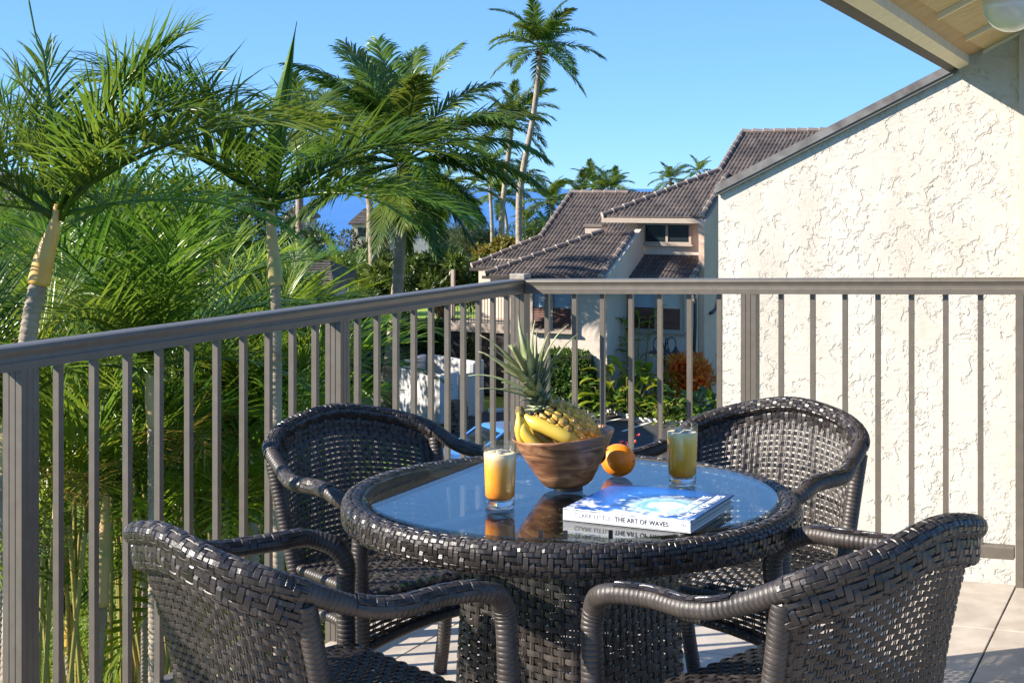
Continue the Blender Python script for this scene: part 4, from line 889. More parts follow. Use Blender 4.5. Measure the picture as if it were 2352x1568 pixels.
# pinkish stair railing and pillar by the red croton
sr = thing('stair_railing', 'pinkish white wooden stair railing behind the red leaved shrub', 'railing', tuple(gp(1600, 935)))
def railrun(a, b_, h0, h1, n):
    A, B = a, b_
    for k in range(n+1):
        p = A.lerp(B, k/n); m_ = MB(); m_.box((p.x, p.y, p.z+(h0+h1)/2), (.045, .045, h1-h0)); m_.build('baluster', M['trim'], sr)
    for h in (h0, h1): m_ = MB(); m_.tube([tuple(A+Vector((0, 0, h))), tuple(B+Vector((0, 0, h)))], .05, 4); m_.build('rail', M['trim'], sr)
ra = at(1575, 856, 52.0); rb = at(1652, 864, 51.4); railrun(Vector((ra.x, ra.y, ra.z)), Vector((rb.x, rb.y, rb.z)), .0, .78, 9)
rc_ = at(1612, 826, 54.0); railrun(Vector((ra.x, ra.y, ra.z+.0)), Vector((rc_.x, rc_.y, rc_.z)), 0, .78, 5)
pw = thing('garden_pillar', 'short white rounded pillar beside the stair railing', 'pillar', tuple(gp(1555, 932)))
q = at(1556, 800, 52.0); b = MB(); b.lathe([(.27, ZG), (.27, q.z-.08), (.22, q.z), (.001, q.z+.03)], (q.x, q.y, 0), 20); b.build('pillar', M['whitewall'], pw, True)

# lamp post with three hooded lanterns
lp = gp(1527, 942); lz = lp.z
lamp = thing('lamp_post', 'black garden lamp post with three hooded lanterns on curled arms', 'lamp post', tuple(lp))
b = MB(); b.tube([(lp.x, lp.y, lz+z) for z in (0, .12, .13, .35, .36, 1.95, 2.0)], [.11, .11, .07, .06, .035, .028, .045], 10); b.build('pole', M['blackiron'], lamp, True)
for k, a in enumerate((R(10), R(170), R(-80))):
    d = Vector((math.cos(a), math.sin(a), 0)); b = MB()
    arc = [Vector((lp.x, lp.y, lz+1.95))+d*x+Vector((0, 0, z)) for x, z in ((0, 0), (.06, .28), (.17, .46), (.30, .46), (.38, .30), (.38, .16))]
    b.tube(crv(arc, 5), .020, 6); am = b.build('arm', M['blackiron'], lamp, True); t = arc[-1]
    b = MB(); b.lathe([(.02, .02), (.05, -.02), (.07, -.10), (.17, -.20), (.17, -.215), (.06, -.11)], tuple(t), 14); b.build('hood', M['blackiron'], am, True)
    b = MB(); b.lathe([(.12, -.20), (.11, -.27), (.06, -.32), (.001, -.33)], tuple(t), 12); b.build('lantern', M['lantern'], am, True)

# white enclosure wall with a panel gate, stone pillar
e0 = gp(915, 962); en = thing('enclosure_wall', 'white stucco enclosure wall with a pale slatted gate beside the car park', 'wall', tuple(e0))
ea, eb_, ec, ed = gp(912, 950), gp(1010, 975), gp(1052, 968), gp(1090, 955)
def wseg(p, q, h, name='wall', m='whitewall', th=.22, dz=0, hb=0):
    d = (q-p).normalized(); n_ = Vector((-d.y, d.x, 0))*th; b = MB(); b.prism([p+Vector((0, 0, hb)), q+Vector((0, 0, hb)), q+n_+Vector((0, 0, hb)), p+n_+Vector((0, 0, hb))], (0, 0, h-hb)); return b.build(name, M[m], en, bevel=.05 if name == 'wall' else 0)
wseg(ea, eb_, 1.55); wseg(eb_+Vector((.02, .02, 0)), ec+Vector((0, .3, 0)), 1.55)
wseg(ec+Vector((.5, .9, 0)), ed+Vector((.3, .8, 0)), 1.75); wseg(ea+Vector((.1, .3, 0)), ea+Vector((.8, 3.2, 0)), 1.6); wseg(ea+Vector((.8, 3.2, 0)), ec+Vector((.6, 2.4, 0)), 1.6)
gt_ = MB(); 
for k in range(7):
    p = (ec+Vector((.02, .35, 0))).lerp(ec+Vector((.5, .95, 0)), k/7); q = (ec+Vector((.02, .35, 0))).lerp(ec+Vector((.5, .95, 0)), (k+.9)/7); wseg(p, q, 1.45, 'gate_board', 'trim', .05, 0, .08)
sp = gp(1051, 990); st = thing('stone_pillar', 'short brown lava stone pillar at the edge of the car park', 'pillar', tuple(sp))
rr = random.Random(5)
for j in range(5):
    for k in range(8):
        a = 2*math.pi*(k+.5*(j % 2))/8; b = MB(); r_ = .25-.012*j
        E_ = Euler((rr.uniform(-.3, .3), rr.uniform(-.3, .3), a)).to_matrix().to_4x4()
        b.box((sp.x+r_*math.cos(a), sp.y+r_*math.sin(a), sp.z+.10+j*.185), (rr.uniform(.16, .22), rr.uniform(.19, .25), rr.uniform(.17, .21)), M=E_); b.build('stone', M['stone'], st, bevel=.03)
b = MB(); b.lathe([(.22, 0), (.20, .9), (.001, .92)], tuple(sp), 10); b.build('mortar_core', M['stone'], st)

# blue car parked below (only its roof and windscreen show)
cz = gp(1160, 1112); car = thing('parked_car', 'bright blue parked car seen between the balusters', 'car', tuple(cz), R(205))
CMx = Matrix.Translation(cz) @ Matrix.Rotation(R(205), 4, 'Z')
def cprism(prof, y0, y1, name, m, par, inset=0, smooth=False):
    b = MB(); n = len(prof); v = [tuple(CMx @ Vector((x, y0, z))) for x, z in prof]+[tuple(CMx @ Vector((x, y1, z))) for x, z in prof]
    b.add(v, [tuple(range(n)), tuple(range(2*n-1, n-1, -1))]+[(i, n+i, n+(i+1) % n, (i+1) % n) for i in range(n)]); return b.build(name, M[m], par, smooth, bevel=.05)
body = cprism([(-2.1, .25), (2.1, .25), (2.15, .55), (2.0, .80), (1.1, .92), (-1.7, .95), (-2.1, .85), (-2.15, .5)], -.85, .85, 'body', 'carblue', car)
cprism([(1.15, .93), (.35, 1.42), (-1.1, 1.44), (-1.75, .96)], -.72, .72, 'cabin_glass', 'carglass', car)
cprism([(.42, 1.40), (.30, 1.47), (-1.05, 1.48), (-1.2, 1.42)], -.70, .70, 'roof', 'carblue', car)
for x in (1.1, .36, -.4, -1.15, -1.72):
    pass
for s_ in (-1, 1):
    for (xa, za, xb, zb_) in ((1.17, .92, .36, 1.43), (-1.08, 1.45, -1.76, .95), (-.35, 1.45, -.38, .94)):
        b = MB(); b.tube([tuple(CMx @ Vector((xa, s_*.73, za))), tuple(CMx @ Vector((xb, s_*.71, zb_)))], .045, 6); b.build('pillar', M['carblue'], car)
    for x in (1.3, -1.35):
        b = MB(); b.lathe([(.001, -.1), (.30, -.1), (.33, -.06), (.33, .06), (.30, .1), (.001, .1)], (0, 0, 0), 24, axis=(0, 1, 0)); b.V[-1] = b.V[-1]+np.array([x, s_*.78, .33]); Mn = np.array(CMx); b.V[-1] = b.V[-1] @ Mn[:3, :3].T+Mn[:3, 3]; wh = b.build('wheel', M['tyre'], car, True)
        b = MB(); b.lathe([(.001, -.105), (.2, -.105), (.2, .105), (.001, .105)], (0, 0, 0), 18, axis=(0, 1, 0)); b.V[-1] = b.V[-1]+np.array([x, s_*.78, .33]); b.V[-1] = b.V[-1] @ Mn[:3, :3].T+Mn[:3, 3]; b.build('rim', M['rim'], wh)
    b = MB(); b.box(tuple(CMx @ Vector((.95, s_*.98, .98))), (.1, .2, .14), R(205)); b.build('mirror', M['carblue'], car, bevel=.03)
    b = MB(); b.box(tuple(CMx @ Vector((2.08, s_*.6, .66))), (.1, .34, .14), R(205)); b.build('headlight', M['globe'], car, bevel=.03)

# pale buildings among the trees
def small_house(px0, px1, pe, pr_, Y, depth, label, zb=None, wallm='housewall', ang=0):
    a, b_ = at(px0, pe, Y), at(px1, pe, Y); zr = at(px0, pr_, Y+depth/2).z; t = thing('house', label, 'house', (a.x, a.y, zb if zb is not None else ZG-1)); z0 = zb if zb is not None else ZG-1
    m_ = MB(); m_.prism([(a.x+.3, Y+.3, z0), (b_.x-.3, Y+.3, z0), (b_.x-.3, Y+depth-.3, z0), (a.x+.3, Y+depth-.3, z0)], (0, 0, a.z-z0)); m_.build('wall', M[wallm], t)
    m_ = MB(); xm0, xm1 = a.x+(b_.x-a.x)*.25, a.x+(b_.x-a.x)*.75
    m_.add([(a.x, Y, a.z), (b_.x, Y, a.z), (b_.x, Y+depth, a.z), (a.x, Y+depth, a.z), (xm0, Y+depth/2, zr), (xm1, Y+depth/2, zr), (a.x, Y, a.z-.2), (b_.x, Y, a.z-.2), (b_.x, Y+depth, a.z-.2), (a.x, Y+depth, a.z-.2)],
           [(0, 1, 5, 4), (1, 2, 5), (2, 3, 4, 5), (3, 0, 4), (6, 7, 1, 0), (7, 8, 2, 1), (8, 9, 3, 2), (9, 6, 0, 3), (9, 8, 7, 6)]); rf = m_.build('roof', M['rooftile'], t)
    nrow = 9; m_ = MB()
    for k in range(1, nrow):
        s = k/nrow; p = Vector((a.x, Y, a.z)).lerp(Vector((xm0, Y+depth/2, zr)), s); q = Vector((b_.x, Y, a.z)).lerp(Vector((xm1, Y+depth/2, zr)), s); m_.tube([tuple(p+Vector((0, 0, .03))), tuple(q+Vector((0, 0, .03)))], .05, 4)
    m_.build('tile_course', M['rooftile'], rf)
    for k in range(2):
        xw = a.x+(b_.x-a.x)*(.3+.4*k); m_ = MB(); m_.box((xw, Y+.28, a.z-.95), (1.1, .1, 1.1)); w_ = m_.build('window', M['trim'], t); m_ = MB(); m_.box((xw, Y+.225, a.z-.95), (.94, .03, .94)); m_.build('pane', M['pane'], w_)
    return t
small_house(610, 765, 652, 598, 40, 6, 'white walled house with brown roof behind the palm with a spear leaf')
small_house(800, 905, 512, 478, 150, 10, 'distant beige house with grey roof between the coconut palm trunks', -9)
small_house(915, 1000, 504, 472, 135, 10, 'distant pale house with grey roof beside the short coconut palm', -8, 'whitewall')
small_house(640, 700, 500, 472, 120, 10, 'distant house with ribbed brown roof right of the spear leaf', -8)
small_house(-260, 40, 470, 398, 60, 10, 'dark roofed house hidden behind the palms at far left')

# ------------------------------------------------------------------ palms
def frond_mesh(name, e0, bend, nl, llen, lw, droop, vee, seed, segs=3, pet=.14, a0=68, a1=24, mname='palm', rw=.010, raccol=None, sag=0, ragged=.06):
    rg = np.random.default_rng(seed); ns = 14; s = np.linspace(0, 1, ns); e = e0-bend*s**1.35
    ds = 1/(ns-1); pts = np.zeros((ns, 3))
    for i in range(1, ns): em = (e[i]+e[i-1])/2; pts[i] = pts[i-1]+ds*np.array([math.cos(em), 0, math.sin(em)])
    lat = rg.normal(0, .06); pts[:, 1] += lat*s**2
    b = MB(); b.tube(pts, np.interp(s, [0, .1, 1], [rw*1.5, rw, rw*.15]), 5, up=(0, 1, 0))
    for sd in (-1, 1):
        t = (np.arange(nl)+rg.uniform(-.25, .25, nl))/nl; t = np.clip(t, 0, 1); ss = pet+(1-pet)*t
        base = np.stack([np.interp(ss, s, pts[:, k]) for k in range(3)], 1); ee = np.interp(ss, s, e)
        T = np.stack([np.cos(ee), np.zeros(nl), np.sin(ee)], 1); N_ = np.stack([-np.sin(ee), np.zeros(nl), np.cos(ee)], 1); B = np.array([0, 1.0, 0])[None]*sd
        a = np.radians(a0+(a1-a0)*t)+rg.normal(0, .09, nl); v = np.radians(vee)+rg.normal(0, .14, nl)
        L_ = llen*np.interp(t, [0, .12, .4, .75, 1], [.55, .85, 1, .72, .38])*(1+rg.normal(0, ragged, nl))
        d = np.cos(a)[:, None]*T+np.sin(a)[:, None]*(np.cos(v)[:, None]*B+np.sin(v)[:, None]*N_)
        p = base.copy(); rings = []; wp = {3: [.45, 1, .75, .03], 4: [.45, 1, .95, .6, .03], 5: [.4, .9, 1, .85, .5, .03]}[segs]
        dr = droop*(1+rg.normal(0, .3, nl))
        for k in range(segs+1):
            w = np.cross(d, N_); w = np.cross(d, np.cross(T, d)); w = T-d*(d*T).sum(1)[:, None]; w /= np.linalg.norm(w, axis=1)[:, None]+1e-9
            nn = np.cross(d, w); hw = lw*wp[k]*np.minimum(1, L_/llen+.3)
            rings.append(np.stack([p-w*hw[:, None], p+nn*hw[:, None]*.35, p+w*hw[:, None]], 1))
            p = p+d*(L_/segs)[:, None]; d = d+np.array([0, 0, -1.0])*(dr*(k+1)/segs)[:, None]+rg.normal(0, .03, (nl, 3)); d /= np.linalg.norm(d, axis=1)[:, None]
        V_ = np.stack(rings, 1).reshape(-1, 3); q = np.arange(nl)[:, None, None]*(segs+1)*3; k = np.arange(segs)[None, :, None]*3; c = np.array([0, 1])[None, None]
        b.add(V_, np.stack([q+k+c, q+k+c+1, q+k+c+4, q+k+c+3], -1).reshape(-1, 4))
    o = b.build(name, M[mname], None, True); me = o.data; bpy.data.objects.remove(o); return me
D = math.radians
def frondset(pref, els, **kw):
    out = []
    for i, (e0, bend) in enumerate(els):
        for sdd in (0, 1): out.append((e0, frond_mesh('frond', D(e0), D(bend), seed=hash((pref, i, sdd)) % 9999 if False else i*17+sdd*101+len(pref), **kw)))
    return out
COCO = frondset('coco', [(80, 45), (62, 62), (45, 68), (27, 62), (10, 50), (-14, 38), (-38, 22)], nl=56, llen=.26, lw=.0105, droop=.42, vee=12, segs=3, pet=.16, mname='palm', rw=.009)
COCON = frondset('coconear', [(80, 40), (64, 55), (46, 66), (28, 62), (10, 50), (-14, 38), (-40, 20)], nl=78, llen=.27, lw=.0080, droop=.50, vee=8, segs=4, pet=.16, mname='palm', rw=.009)
MAN = frondset('manila', [(86, 26), (74, 46), (60, 60), (40, 56), (14, 44), (-18, 34)], nl=29, llen=.40, lw=.0072, droop=.24, vee=24, segs=5, pet=.13, a0=64, a1=16, mname='palmnear', rw=.010)
MAN2 = frondset('manilalong', [(64, 24), (50, 30), (36, 46)], nl=28, llen=.47, lw=.0070, droop=.24, vee=32, segs=5, pet=.13, a0=70, a1=22, mname='palmnear', rw=.010)
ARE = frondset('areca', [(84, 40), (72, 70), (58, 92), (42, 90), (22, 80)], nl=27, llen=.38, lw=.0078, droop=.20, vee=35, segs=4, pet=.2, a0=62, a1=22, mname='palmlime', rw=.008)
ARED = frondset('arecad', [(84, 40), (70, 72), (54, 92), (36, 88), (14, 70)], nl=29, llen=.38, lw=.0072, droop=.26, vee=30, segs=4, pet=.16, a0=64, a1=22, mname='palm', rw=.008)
DEAD = frondset('deadleaf', [(60, 92), (22, 80), (-20, 50)], nl=24, llen=.36, lw=.0065, droop=.42, vee=15, segs=4, pet=.18, a0=58, a1=20, mname='palmgold', rw=.009)
def pick(setx, el, rnd):
    if setx in (ARE, ARED) and rnd.random() < .10: setx = DEAD; el = min(el, 60)
    return pick_(setx, el, rnd)
def pick_(setx, el, rnd): return min(setx, key=lambda q: abs(q[0]-el)+rnd.random()*6)
def trunk_mesh(root, pts, rads, m='trunk', rings=.12, name='trunk', bulge=.06, n=12):
    P = crv(pts, 8); s = np.concatenate([[0], np.cumsum(np.linalg.norm(np.diff(P, axis=0), axis=1))]); k = max(4, int(s[-1]/rings)); ss = (np.arange(k)[:, None]+np.array([0, .12, .88])[None]).ravel()/k*s[-1]; ss = np.append(ss, s[-1])
    rad = np.interp(np.linspace(0, 1, len(ss)), np.linspace(0, 1, len(rads)), rads); mod = np.append(np.tile([1-bulge*.3, 1+bulge*.5, 1-bulge*.2], k), 1)
    Q = np.stack([np.interp(ss, s, P[:, j]) for j in range(3)], 1); b = MB(); b.tube(Q, rad*mod, n); return b.build(name, M[m], root, True)
def palm(name, label, cat, base, crown, pts_mid, rads, L_, n, setx, seed, group=None, elr=(82, -30), coconuts=True, tm='trunk', rings=.25, yaw0=0, wind=0):
    root = thing(name, label, cat, tuple(base), 0, group); rnd = random.Random(seed); C_ = Vector(crown)
    trunk_mesh(root, [base]+[Vector(p) for p in pts_mid]+[C_+Vector((0, 0, .1))], rads, tm, rings)
    for k in range(n):
        f = (k+.5)/n; el = elr[0]+(elr[1]-elr[0])*f**1.1+rnd.uniform(-8, 8); yaw = yaw0+k*2.39996+rnd.uniform(-.25, .25)
        o = inst('frond', pick(setx, el, rnd)[1], root, tuple(C_-Vector(base)+Vector((0, 0, .05))), (rnd.uniform(-.35, .35), 0, yaw), L_*rnd.uniform(.85, 1.1)*(1 if f > .12 else .8))
    if coconuts:
        for k in range(5):
            a = rnd.random()*6.28; b = MB(); c = C_+Vector((.22*math.cos(a), .22*math.sin(a), -.22)); b.lathe([(.001, -.13), (.07, -.10), (.105, 0), (.07, .10), (.001, .13)], tuple(c), 8); b.build('coconut', M['palmgold'], root, True)
    return root
def tallpalm(name, label, crown, mid, basepx, Y, L_, n, seed, rads, group='coconut palms along the shore', setx=None, elr=(82, -32), **kw):
    c = at(*crown, Y); b_ = at(basepx, 0, Y); b_.z = ZG-.5-(max(0, Y-75)*.025); return palm(name, label, 'palm tree', b_, c, [at(*m_, Y) for m_ in mid], rads, L_, n, setx or COCO, seed, group, elr, **kw)
tallpalm('coconut_palm', 'tallest coconut palm with long curved bare trunk rising behind the house roof', (1243, 112), [(1192, 500), (1200, 400), (1226, 260)], 1200, 75, 3.35, 22, 1, [.21, .19, .16, .14, .12], elr=(84, -34))
tallpalm('coconut_palm', 'coconut palm beside and lower than the tallest one, its trunk slightly leaning', (1176, 280), [(1152, 520), (1160, 420), (1170, 340)], 1148, 85, 3.1, 22, 2, [.20, .18, .15, .13], elr=(84, -30))
tallpalm('coconut_palm', 'thin straight coconut palm left of the two leaning trunks', (1126, 383), [(1130, 520), (1126, 440)], 1132, 120, 3.2, 18, 3, [.17, .15, .12], elr=(75, -25))
tallpalm('coconut_palm', 'small hazy coconut palm just right of the tallest palm trunk', (1200, 412), [(1202, 470)], 1202, 150, 3.2, 18, 4, [.16, .14, .13])
tallpalm('coconut_palm', 'yellowish coconut palm between the two leaning trunks', (1150, 452), [(1164, 520)], 1166, 130, 3.2, 20, 5, [.16, .14, .12])
tallpalm('coconut_palm', 'lone coconut palm in front of the open sea left of the tiled roof', (1262, 462), [(1268, 505)], 1274, 125, 3.1, 20, 6, [.15, .13, .12])
tallpalm('coconut_palm', 'leftmost and lowest of the palm cluster over the tiled roof', (1334, 458), [(1338, 520)], 1340, 130, 2.9, 18, 7, [.16, .14, .12])
tallpalm('coconut_palm', 'highest coconut palm of the cluster over the tiled roof', (1366, 428), [(1366, 500)], 1366, 140, 3.1, 20, 8, [.16, .14, .12])
tallpalm('coconut_palm', 'rightmost coconut palm of the cluster over the tiled roof', (1400, 440), [(1402, 500)], 1404, 132, 3.1, 20, 9, [.16, .14, .12])
tallpalm('coconut_palm', 'palm top peeking over the upper tiled roof', (1540, 415), [(1540, 500)], 1540, 120, 2.2, 15, 10, [.16, .14, .12])
tallpalm('coconut_palm', 'tiny palm top showing just above the roof ridge', (1606, 398), [(1606, 500)], 1606, 130, 2.0, 12, 11, [.16, .14, .12])
tallpalm('coconut_palm', 'short bushy coconut palm with orange coconuts in front of the sea', (1008, 452), [(1010, 520)], 1012, 85, 3.3, 24, 12, [.24, .20, .20], elr=(84, -45))
tallpalm('coconut_palm', 'small green palm with a thin trunk among the feathery shore trees', (1212, 510), [(1215, 540)], 1216, 140, 1.8, 13, 14, [.14, .12, .1])
tallpalm('coconut_palm', 'low palm below the lone palm by the sea', (1258, 545), [(1258, 560)], 1258, 120, 2.2, 12, 15, [.14, .12, .1])
tallpalm('coconut_palm', 'pale green palm behind the spear leaf with orange fruit stalks', (690, 300), [(688, 480), (690, 380)], 690, 60, 2.7, 20, 16, [.2, .18, .16, .14], group=None, elr=(86, -40))
tallpalm('coconut_palm', 'palm half hidden behind the big coconut palm on its left side', (812, 292), [(850, 480), (830, 380)], 862, 66, 3.0, 18, 17, [.2, .17, .15, .14], group=None)
tallpalm('coconut_palm', 'slim palm with pale trunk near the distant beige house', (848, 425), [(846, 520)], 842, 100, 2.4, 14, 18, [.15, .13, .12], group=None)
# the big coconut palm in the middle distance
big = palm('coconut_palm', 'big coconut palm with broad feathery crown and pale leaning trunk in the middle distance', 'palm tree', gp(884, 935), at(926, 380, 47), [at(900, 800, 48.6), at(914, 650, 48), at(922, 500, 47.4)], [.30, .22, .20, .18, .20], 4.0, 9, COCON, 21, None, (10, -45), True, 'trunk', .22)
br_ = at(926, 372, 47)-gp(884, 935); rnd = random.Random(4)
for yaw, el, L_ in ((95, 80, 4.1), (130, 76, 3.9), (190, 66, 4.2), (182, 48, 3.9), (175, 28, 4.0), (200, 44, 3.6), (60, 78, 3.8), (20, 74, 3.7), (0, 52, 3.4), (8, 40, 4.2), (-4, 28, 4.1), (-10, 16, 4.1), (15, 2, 3.4), (-80, 70, 3.5), (-95, 40, 3.4), (-70, 10, 3.3), (170, 4, 3.4), (195, -18, 3.0), (-30, -20, 3.2), (-60, -38, 3.2), (-120, -38, 3.3), (160, 84, 3.6), (110, 62, 3.9), (145, 50, 3.8), (215, 58, 3.6), (28, 60, 3.6), (-25, 48, 3.6), (75, 45, 3.6), (-130, 55, 3.4), (186, 12, 3.6)):
    inst('frond', pick(COCON, el, rnd)[1], big, tuple(br_), (rnd.uniform(-.25, .25), 0, D(yaw)), L_*1.16)

# two near Manila palms at left
def manila(label, base, mids, shaft, fronds, rt, rs, shaftm, seed, extra=()):
    root = thing('manila_palm', label, 'palm tree', tuple(base), 0, None); rnd = random.Random(seed)
    trunk_mesh(root, [base]+mids+[shaft[0]+(shaft[0]-mids[-1]).normalized()*.05], rt, 'trunk', .055, bulge=.16, n=16)
    P = crv(shaft, 8); b = MB(); b.tube(P, np.interp(np.linspace(0, 1, len(P)), np.linspace(0, 1, len(rs)), rs), 16); b.build('crownshaft', M[shaftm], root, True)
    for yaw, el, L_, roll in fronds:
        c = shaft[-1]+Vector((math.cos(D(yaw))*.03, math.sin(D(yaw))*.03, rnd.uniform(-.12, .02)))
        inst('frond', pick(MAN, el, rnd)[1], root, tuple(c-Vector(base)), (D(roll), 0, D(yaw)), L_)
    for yaw, el, L_, roll in extra:
        inst('frond', pick(MAN2, el, rnd)[1], root, tuple(shaft[-1]-Vector(base)), (D(roll), 0, D(yaw)), L_)
    return root
Y1 = 11.5; b1 = at(-6, 433+(HC-ZG)*F/Y1, Y1)
m1 = manila('palm with a stout orange yellow crownshaft leaning beside the left railing', b1, [at(20, 1700, Y1), at(42, 1000, Y1), at(64, 780, Y1)], [at(88, 652, Y1), at(104, 585, Y1), at(122, 530, Y1), at(133, 470, Y1)],
            [(5, 61, 1.75, 0), (-14, 66, 1.65, 14), (160, 84, 1.25, 0), (184, 73, 1.35, 10), (10, 78, 1.5, 6), (-8, 74, 1.7, 0), (176, 58, 1.5, 0), (195, 44, 1.6, 0), (-14, 34, 2.2, 14), (180, 30, 1.6, 0), (190, 13, 1.4, -10), (205, 50, 1.5, 20), (-60, 48, 1.4, 0), (30, 14, 1.9, 10), (120, 84, 1.3, 0)],
            [.10, .09, .076, .070, .068], [.086, .080, .066, .044, .030], 'shaft', 1, [(4, 64, 1.7, 0), (-12, 50, 1.6, 12), (14, 36, 2.3, -6), (172, 64, 1.2, 6)])
manila('palm mostly off the left edge with fronds reaching into the sky', at(-170, 433+(HC-ZG)*F/12.8, 12.8), [at(-160, 900, 12.8)], [at(-150, 640, 12.8), at(-140, 540, 12.8), at(-132, 440, 12.8)], [(0, 62, 1.5, 0), (12, 50, 1.6, 0), (-14, 40, 1.6, 0), (5, 30, 1.5, 0), (-5, 12, 1.4, 0), (30, 72, 1.5, 0), (-40, 60, 1.4, 0)], [.1, .08, .07], [.08, .07, .035], 'shaft', 11)
b = MB(); b.tube(crv([at(134, 470, Y1), at(105, 160, Y1), at(84, 90, Y1), at(64, -10, Y1)], 6), [.016]*6+[.012]*6+[.008]*6+[.003], 6); b.build('spear_stalk', M['spear'], m1, True)
Y2 = 14.2; b2 = at(640, 433+(HC-ZG)*F/Y2, Y2)
m2 = manila('palm with one tall unopened spear leaf and a pale crownshaft', b2, [at(640, 1400, Y2), at(636, 1000, Y2), at(635, 760, Y2)], [at(633, 655, Y2), at(630, 610, Y2), at(624, 540, Y2), at(621, 455, Y2)],
            [(175, 55, 2.2, 0), (185, 36, 2.4, 10), (165, 30, 2.3, -8), (200, 52, 2.0, 0), (0, 34, 2.0, 0), (12, 50, 1.9, 0), (-15, 20, 2.0, 10), (5, 12, 1.9, 0), (-70, 45, 1.7, 0), (-110, 25, 1.7, 0), (80, 60, 1.9, 0), (100, 30, 1.8, 0), (-35, 5, 1.7, 0), (215, 14, 1.9, 0), (150, 66, 1.9, 0), (-160, 68, 1.8, 0)],
            [.08, .07, .056, .052, .050], [.064, .066, .060, .050, .036], 'shaftg', 2, [(176, 50, 2.1, 0), (190, 36, 2.3, 8), (4, 36, 2.0, 0)])
# unopened spear: a folded blade
sp_ = crv([at(622, 455, Y2), at(634, 330, Y2-.05), at(654, 200, Y2-.1), at(682, 50, Y2-.15)], 10); n_ = len(sp_); b = MB(); v = []
for i in range(n_):
    s = i/(n_-1); w = .088*math.sin(math.pi*min(1, (s*.92+.09)))**.8*(1-s**5)+.002; v += [tuple(sp_[i]+np.array([-w, 0, 0])), tuple(sp_[i]+np.array([-w*.3, -.022, 0])), tuple(sp_[i]+np.array([w*.25, .004, 0])), tuple(sp_[i]+np.array([w*.6, -.018, 0])), tuple(sp_[i]+np.array([w, .0, 0])), tuple(sp_[i]+np.array([0, .03, 0]))]
b.add(v, [(i*6+j, i*6+(j+1) % 6, i*6+6+(j+1) % 6, i*6+6+j) for i in range(n_-1) for j in range(6)]); b.build('spear_leaf', M['spear'], m2)
# lower young Manila palms seen between the balusters at left
def lowpalm(label, cr, Y, shaft_px, base_px, L_, seed, fr, sm='shaftg', r=.075, extra=()):
    c = at(*cr, Y); s0 = at(*shaft_px, Y); bs = at(base_px, 433+(HC-ZG)*F/Y, Y); bs.z = ZG
    return manila(label, bs, [bs.lerp(s0, .6)], [s0, s0.lerp(c, .4), s0.lerp(c, .75), c], fr, [r*1.25, r*1.05, r*.95], [r*1.1, r*1.12, r*.8, r*.45], sm, seed, extra)
ff = lambda s, n, L_: [(random.Random(s*31+k).uniform(0, 360), 80-60*k/n, L_*random.Random(s+k).uniform(.85, 1.1), random.Random(k).uniform(-15, 15)) for k in range(n)]
lowpalm('young palm with pale tan crownshaft standing behind the left balusters', (246, 1120), 17.5, (232, 1390), 195, 2.0, 3, ff(3, 12, 2.1), extra=[(-90, 36, 2.2, 0), (-50, 50, 2.2, 0), (-130, 50, 2.2, 0), (-80, 64, 2.2, 0)])
lowpalm('short palm with yellow ringed trunk low on the lawn', (345, 1180), 20.5, (338, 1300), 333, 2.0, 4, ff(4, 12, 2.2), 'shaft')
lowpalm('small palm with reddish leaf bases at the lower left', (158, 1390), 18.5, (160, 1500), 160, 1.6, 5, ff(5, 9, 1.6), 'shaft', .055)
lowpalm('palm with fanning bright fronds rising just below the left handrail', (345, 830), 15.5, (355, 980), 362, 2.4, 6, [(100, 82, 2.0, 0), (60, 70, 2.0, 0), (130, 72, 2.0, 0), (20, 62, 2.0, 0), (160, 60, 2.0, 0), (0, 46, 2.0, 0), (180, 44, 1.9, 0), (-60, 60, 1.8, 0), (-110, 48, 1.9, 0), (40, 30, 1.9, 0), (200, 24, 1.8, 0), (-20, 20, 1.9, 0)], extra=[(-90, 64, 2.5, 0), (-70, 50, 2.4, 0), (-112, 50, 2.4, 0), (-92, 36, 2.4, 0), (-55, 64, 2.3, 0), (-125, 64, 2.2, 0)])
lowpalm('palm with drooping fronds beside the middle left post', (560, 990), 18.5, (575, 1120), 600, 2.2, 7, ff(7, 13, 2.2), extra=[(-90, 50, 2.4, 0), (-60, 36, 2.4, 0), (-120, 36, 2.3, 0), (-20, 50, 2.3, 0), (-150, 50, 2.3, 0)])
lowpalm('palm in shade below the handrail near the middle left post', (690, 850), 22, (690, 960), 690, 2.0, 8, ff(8, 12, 2.1))
lowpalm('palm leaning out of the thicket behind the leftmost railing post', (20, 930), 15, (10, 1080), 0, 2.0, 9, ff(9, 12, 2.1))

# areca and cane-palm clumps that fill the left side
def clump(label, c, n, L_, setx, seed, h=(0, 2.5), spread=.9, group='areca palm clumps behind the left railing', canes=8, gold=.0):
    root = thing('areca_palm', label, 'palm clump', tuple(c), 0, group); rnd = random.Random(seed)
    for k in range(canes):
        a = rnd.random()*6.28; r_ = rnd.random()*spread; hh = rnd.uniform(*h)+.3; p0 = Vector((r_*math.cos(a)*.5, r_*math.sin(a)*.5, 0)); p1 = Vector((r_*math.cos(a), r_*math.sin(a), hh))
        b = MB(); b.tube(crv([Vector(c)+p0, Vector(c)+p0.lerp(p1, .5)*1.0, Vector(c)+p1], 4), .028, 6); b.build('cane', M['cane'], root, True)
        for j in range(max(1, n//canes)):
            el = rnd.choice([86, 76, 64, 52, 38, 24]); o = inst('frond', pick(setx, el, rnd)[1], root, tuple(p1+Vector((0, 0, -.15*j*rnd.random()))), (rnd.uniform(-.3, .3), 0, a+rnd.uniform(-1.6, 1.6)), L_*rnd.uniform(.75, 1.15))
    return root
